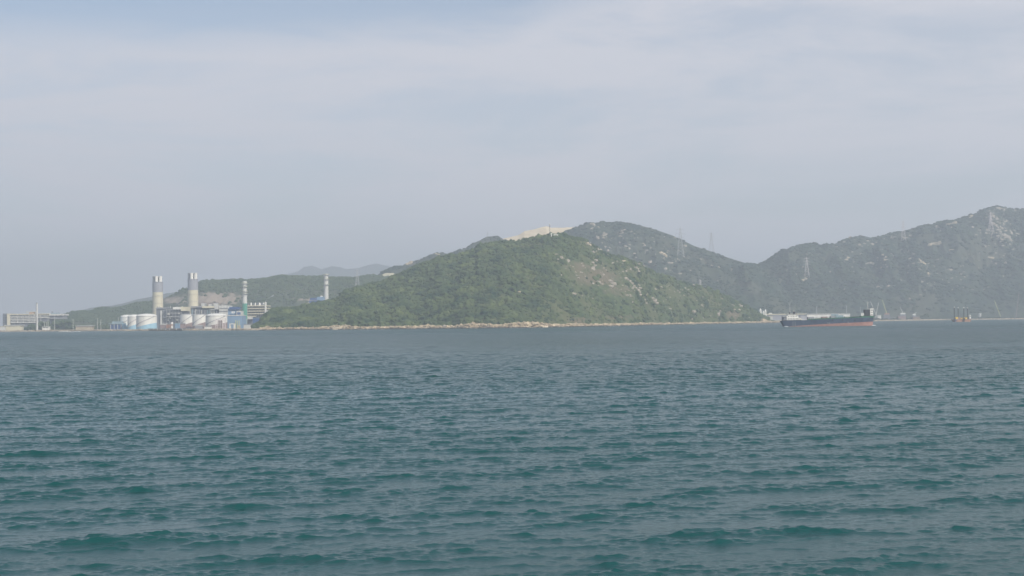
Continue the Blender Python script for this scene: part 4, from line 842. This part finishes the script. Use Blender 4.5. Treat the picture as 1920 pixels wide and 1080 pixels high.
# deck gear
for a, b, lo, hi, mt in ((1514, 1525, 8.9, 12.0, 'mgrey'), (1500, 1511.5, D, 13.6, 'grey'), (1540, 1550.5, 9.9, 12.0, 'brown'), (1556.5, 1565.5, 10.2, 12.7, 'mgrey'), (1566, 1580.5, 10.4, 13.6, 'teal'), (1584, 1592, 10.9, 12.3, 'offwhite')):
    q = sb('deck_machinery', a, b, lo, hi, 3.2, mt)
for k in range(26): sb('stanchion', 1516 + k * 3.9, 1516.3 + k * 3.9, dz_(1516 + k * 3.9), dz_(1516 + k * 3.9) + 1.5, 8.2, 'dgreen')
MB().bar((sxp(1526), SY - 2, 11.2), (sxp(1606), SY - 2, 12.4), .3).build('conveyor_boom', M['mgrey'], ship)
# bow towers
E = dz_(1625) + .2
sb('forecastle', 1613, 1637, E - .3, E + 1.5, 5.2, 'dgreen'); tw = sb('dark_tower', 1620.3, 1630, E + 1.3, E + 9.5, 3.4, 'black'); tw2 = sb('bow_wheelhouse', 1630.5, 1636.3, E + 1.3, E + 9.8, 3.2, 'white')
sb('wheelhouse_roof', 1629.7, 1637, E + 9.82, E + 11, 3.6, 'white')
for k in range(3): sb('window', 1631.3, 1635.6, E + 3 + k * 2.5, E + 3.5 + k * 2.5, 3.28, 'glass', 0, tw2)
sb('side_tank', 1613.5, 1619.5, E + 1.5, E + 5.4, 2.6, 'offwhite')
MB().bar((sxp(1627.6), SY, E + 9.5), (sxp(1627), SY, E + 19.6), .42, .2).build('mast', M['offwhite'], ship); MB().box(sxp(1627.6) - 1.7, sxp(1627.6) + 1.7, SY - .2, SY + .2, E + 18, E + 18.4).build('mast_yard', M['offwhite'], ship)
sb('bow_platform', 1617, 1640, E + 1.6, E + 2.0, 5.6, 'black')
MB().bar((sxp(1636.5), SY - 3.2, E + .5), (sxp(1638.5), SY - 1.5, E - 5), .6).build('anchor', M['mgrey'], ship)
for px_ in (1484, 1488, 1549, 1552, 1587): MB().box(sxp(px_), sxp(px_) + .22, SY - BM - .35, SY - BM - .1, zred((sxp(px_) - sx0) / SL) - .3, 6.2 if px_ < 1500 else zred((sxp(px_) - sx0) / SL) + 1.8).build('draught_mark', M['offwhite'], ship)
for px_ in (1519, 1558, 1577, 1600, 1625): MB().lathe(sxp(px_), SY - BM - .12, [(0.1, 6.6), (.85, 7.0), (.85, 7.8), (.1, 8.2)], 10).build('tyre_fender', M['black'], ship, True)
def foam(a, b, Y, hw, label, seed):
    rs = np.random.RandomState(seed); n = 70; x = WX(a, Y) + (WX(b, Y) - WX(a, Y)) * rs.rand(n); s = .25 + .5 * rs.rand(n)
    o = clumps('foam', np.stack([x, Y + rs.randn(n) * hw, .12 + rs.rand(n) * .25], -1), np.stack([s * 2.2, s * 1.4, s * .6], -1), M['foam'], seed + 1, ICO1, .3, label, 'foam')
foam(1634.5, 1641, SY - 2, 2.2, 'white bow foam at the right end of the ship', 401); foam(1471, 1476, SY - 8, 1.0, 'small patch of foam under the ship stern', 403); foam(132, 150, 2850, .8, 'faint wake of the white launch', 405)

# ------------------------------------------------------------------ jack-up barge
BY = 2780.0; bx = lambda p: WX(p, BY); bz = lambda p, q: WZ(p, q, BY)
rig = thing('jack_up_barge', (bx(1802), BY, 0), 'orange jack-up barge with four tall dark legs on the water at the right', 'barge')
MB().add([(bx(1785.5), BY - 8, 4.4), (bx(1818), BY - 8, 4.4), (bx(1818), BY + 8, 4.4), (bx(1785.5), BY + 8, 4.4), (bx(1789.5), BY - 8, -1), (bx(1817), BY - 8, -1), (bx(1817), BY + 8, -1), (bx(1789.5), BY + 8, -1)],
         [(0, 1, 2, 3), (4, 7, 6, 5), (0, 4, 5, 1), (1, 5, 6, 2), (2, 6, 7, 3), (3, 7, 4, 0)]).build('hull', M['orange'], rig)
MB().box(bx(1785.2), bx(1818.3), BY - 8.3, BY + 8.3, 4.42, 5.3).build('deck', M['brown'], rig)
for i, (p, yt) in enumerate(((1789.6, 575.5), (1796.8, 576.5), (1807.4, 576.5), (1814.4, 576.5))):
    yy = BY + (-8.8 if i % 2 == 0 else 8.8); q_ = bx(p) * yy / BY; lg = MB().bar((q_, yy, -6), (q_, yy, bz(p, yt + 1.5)), .8, n=10).build('leg', M['black'], rig)
    MB().lathe(q_, yy, [(1.2, bz(p, yt + 1.5)), (1.25, bz(p, yt)), (.5, bz(p, yt) + .4)], 12).build('leg_cap', M['white'], lg, True)
    MB().box(q_ - 1.3, q_ + 1.3, yy - 1.6, yy + 1.6, 2.2, 7).build('jack_house', M['black'], rig)
MB().box(bx(1790.5), bx(1794.5), BY - 6, BY, 5.35, 9.6).build('winch', M['yellow'], rig); MB().box(bx(1799.6), bx(1805), BY - 7, BY - 2, 5.35, 7.8).build('generator', M['yellow'], rig)
MB().box(bx(1804.6), bx(1807), BY - 6, BY, 7.85, 9.6).build('generator', M['ylw2'], rig); MB().box(bx(1808.5), bx(1811.5), BY - 6.5, BY - 1, 5.35, 8.6).build('drill_unit', M['yellow'], rig)
MB().box(bx(1796), bx(1811), BY + 1, BY + 6, 5.35, 9.4).build('workshop', M['brown'], rig); MB().box(bx(1811.8), bx(1816), BY - 3, BY + 4, 5.35, 9.8).build('store', M['dgrey'], rig)
cb = MB().box(bx(1815.8), bx(1818.4), BY - 7, BY - 3, 6.0, 13.4).build('cabin', M['white'], rig); MB().box(bx(1816.1), bx(1818.1), BY - 7.1, BY - 6.95, 10.2, 11.4).build('window', M['glass'], cb)
MB().bar((bx(1785.8), BY - 8.6, 3.6), (bx(1789.5), BY - 8.6, .2), .9).bar((bx(1786), BY - 8.6, 3.8), (bx(1792), BY - 8.6, 3.8), .8).build('bow_fender', M['dblue'], rig)

# ------------------------------------------------------------------ launch at the left
LY = 2850.0; lx = lambda p: WX(p, LY)
t = thing('motor_launch', (lx(121), LY, 0), 'low white launch speeding close to the left shore', 'boat')
vs = []
for f, hb in ((0, 1.6), (.25, 1.9), (.7, 1.9), (.9, 1.1), (1, .1)):
    xx = lx(132) + (lx(110) - lx(132)) * f
    for yy, z in ((-hb, 1.3 + .5 * f), (-hb * .6, -.3), (hb * .6, -.3), (hb, 1.3 + .5 * f)): vs.append((xx, LY + yy, z))
fs = [(4 * i + k, 4 * i + (k + 1) % 4, 4 * i + 4 + (k + 1) % 4, 4 * i + 4 + k) for i in range(4) for k in range(4)] + [(3, 2, 1, 0), (16, 17, 18, 19)]
MB().add(vs, fs).build('hull', M['white'], t); MB().box(lx(127), lx(118), LY - 1.3, LY + 1.3, 1.2, 2.4).build('cabin', M['white'], t); MB().box(lx(126), lx(119), LY - 1.36, LY - 1.28, 1.7, 2.1).build('window', M['glass'], t)

# ------------------------------------------------------------------ sea
def sea():
    rs = np.random.RandomState(12)
    r = [9.0, 20.0, 32.0, 40.0]
    while r[-1] < 13300: r.append(r[-1] + max(0.075 if r[-1] > 48 else 0.4, r[-1] ** 2 / 14220 * (0.085 if r[-1] < 200 else 0.065 if r[-1] < 1500 else 0.2)))
    r = np.array(r)
    dense = np.linspace(-22.3, 22.3, 1300); side = np.linspace(22.3, 180, 40)[1:]
    th = np.radians(np.concatenate([-side[::-1][1:], dense, side])); nr, na = len(r), len(th)
    X = np.sin(th)[:, None] * r[None, :]; Y = np.cos(th)[:, None] * r[None, :]; Z = np.zeros_like(X); X = X.astype(np.float32); Y = Y.astype(np.float32); Z = Z.astype(np.float32); DX = np.zeros_like(X); DY = np.zeros_like(X)
    dr = np.gradient(r); da = np.where(np.abs(th) < R(22.31), 0.0, 1.0)
    near = r < 1500; Xn, Yn = X[:, near], Y[:, near]; drn = dr[near][None, :]; mask = (1 - da)[:, None].astype(np.float32); drn = drn.astype(np.float32)
    k_n = 95; lam = np.exp(rs.uniform(math.log(0.22), math.log(2.3), k_n)); main = R(-78)
    lam = np.concatenate([lam, np.exp(rs.uniform(math.log(2.3), math.log(11), 34))])
    for l in lam:
        d = main + rs.randn() * (0.40 + 0.12 * (l < 1.4)); k = 2 * math.pi / l; a = (0.0175 if l < 0.7 else 0.0215 if l < 2.4 else 0.0098) / k; ph = rs.rand() * 6.283
        kx, ky = k * math.cos(d), k * math.sin(d); fl = np.clip((l / (drn * 1.35) - 0.8) / 1.0, 0, 1)
        q = kx * Xn + ky * Yn + ph; A = a * fl * mask; c = np.cos(q); s_ = np.sin(q)
        Z[:, near] += A * c; DX[:, near] -= A * math.cos(d) * s_ * 1.0; DY[:, near] -= A * math.sin(d) * s_ * 1.0
    # groups of higher and lower waves
    g = 0.75 + 0.5 * fbm(X[:, near] / 4 + 100, Y[:, near] / 4 + 100, 301, 3)
    Zs = Z[:, near].std(); Z[:, near] = Z[:, near] + 0.2 * (Z[:, near] ** 2 / (Zs + 1e-6) - Zs) * mask
    Z[:, near] *= g; DX[:, near] *= g; DY[:, near] *= g
    V = np.stack([X + DX, Y + DY, Z], -1).reshape(-1, 3)
    F = grid_faces(na, nr)[:, ::-1]
    m = bpy.data.materials.new('sea_water'); m.use_nodes = True; t = m.node_tree; nn = t.nodes; ll = t.links; b = nn['Principled BSDF']
    b.inputs['IOR'].default_value = 1.333; b.inputs['Roughness'].default_value = 0.10; b.inputs['Specular IOR Level'].default_value = 0.5
    co = nn.new('ShaderNodeTexCoord')
    def nz(scale, sx=1, sy=1, det=4, rough=.55):
        mpn = nn.new('ShaderNodeMapping'); ll.new(co.outputs['Object'], mpn.inputs[0]); mpn.inputs['Scale'].default_value = (sx, sy, 1); mpn.inputs['Rotation'].default_value = (0, 0, R(8))
        n = nn.new('ShaderNodeTexNoise'); ll.new(mpn.outputs[0], n.inputs['Vector']); n.inputs['Scale'].default_value = scale; n.inputs['Detail'].default_value = det; n.inputs['Roughness'].default_value = rough; return n.outputs[0]
    def mul(a, c):
        x = nn.new('ShaderNodeMath'); x.operation = 'MULTIPLY'; ll.new(a, x.inputs[0])
        if isinstance(c, float): x.inputs[1].default_value = c
        else: ll.new(c, x.inputs[1])
        return x.outputs[0]
    def add(a, c):
        x = nn.new('ShaderNodeMath'); x.operation = 'ADD'; ll.new(a, x.inputs[0]); ll.new(c, x.inputs[1]); return x.outputs[0]
    # distance from the viewer's boat: mesh waves give way to texture waves
    ln = nn.new('ShaderNodeVectorMath'); ln.operation = 'LENGTH'; ll.new(co.outputs['Object'], ln.inputs[0])
    far = nn.new('ShaderNodeMapRange'); ll.new(ln.outputs['Value'], far.inputs[0]); far.inputs[1].default_value = 160; far.inputs[2].default_value = 800
    patch = nn.new('ShaderNodeMapRange'); ll.new(nz(0.016, .16, 1, 4), patch.inputs[0]); patch.inputs[1].default_value = .34; patch.inputs[2].default_value = .62; patch.inputs[3].default_value = .4; patch.inputs[4].default_value = 1.35
    grp = nn.new('ShaderNodeMapRange'); ll.new(nz(1.0, .32, .045, 6, .7), grp.inputs[0]); grp.inputs[1].default_value = .36; grp.inputs[2].default_value = .66; grp.inputs[3].default_value = .7; grp.inputs[4].default_value = 3.6
    rip = mul(nz(8.0, .6, 1.0, 5), 0.045)
    mid = mul(mul(mul(nz(0.55, .5, 1.0, 6, .62), 1.0), far.outputs[0]), grp.outputs[0])
    big = mul(mul(nz(0.12, .4, 1.0, 4), 1.7), far.outputs[0])
    rg = nn.new('ShaderNodeMapRange'); ll.new(ln.outputs['Value'], rg.inputs[0]); rg.inputs[1].default_value = 120; rg.inputs[2].default_value = 1600; rg.inputs[3].default_value = 0.13; rg.inputs[4].default_value = 0.3; ll.new(rg.outputs[0], b.inputs['Roughness'])
    h = mul(add(add(rip, mid), big), patch.outputs[0])
    bp = nn.new('ShaderNodeBump'); bp.inputs['Distance'].default_value = 1.0; bp.inputs['Strength'].default_value = 1.0; ll.new(h, bp.inputs['Height']); ll.new(bp.outputs[0], b.inputs['Normal'])
    mxn = nn.new('ShaderNodeMix'); mxn.data_type = 'RGBA'; ll.new(nz(0.004, .5, 1, 3), mxn.inputs[0]); mxn.inputs[6].default_value = (0.006, 0.052, 0.049, 1); mxn.inputs[7].default_value = (0.010, 0.073, 0.078, 1)
    ll.new(mxn.outputs[2], b.inputs['Base Color'])
    npmesh('sea', V, F, m, 'structure')
sea()

# ------------------------------------------------------------------ haze
def haze():
    m = bpy.data.materials.new('haze'); m.use_nodes = True; t = m.node_tree; t.nodes.remove(t.nodes['Principled BSDF'])
    v = t.nodes.new('ShaderNodeVolumePrincipled'); v.inputs['Color'].default_value = (0.838, 0.905, 0.982, 1); v.inputs['Density'].default_value = 0.000164; v.inputs['Anisotropy'].default_value = 0.25
    t.links.new(v.outputs[0], t.nodes['Material Output'].inputs['Volume'])
    MB().box(-13600, 13600, -13600, 13600, -7.5, 620).build('haze', m, cat='haze', label='pale blue haze over the whole bay', kind='stuff')
haze()
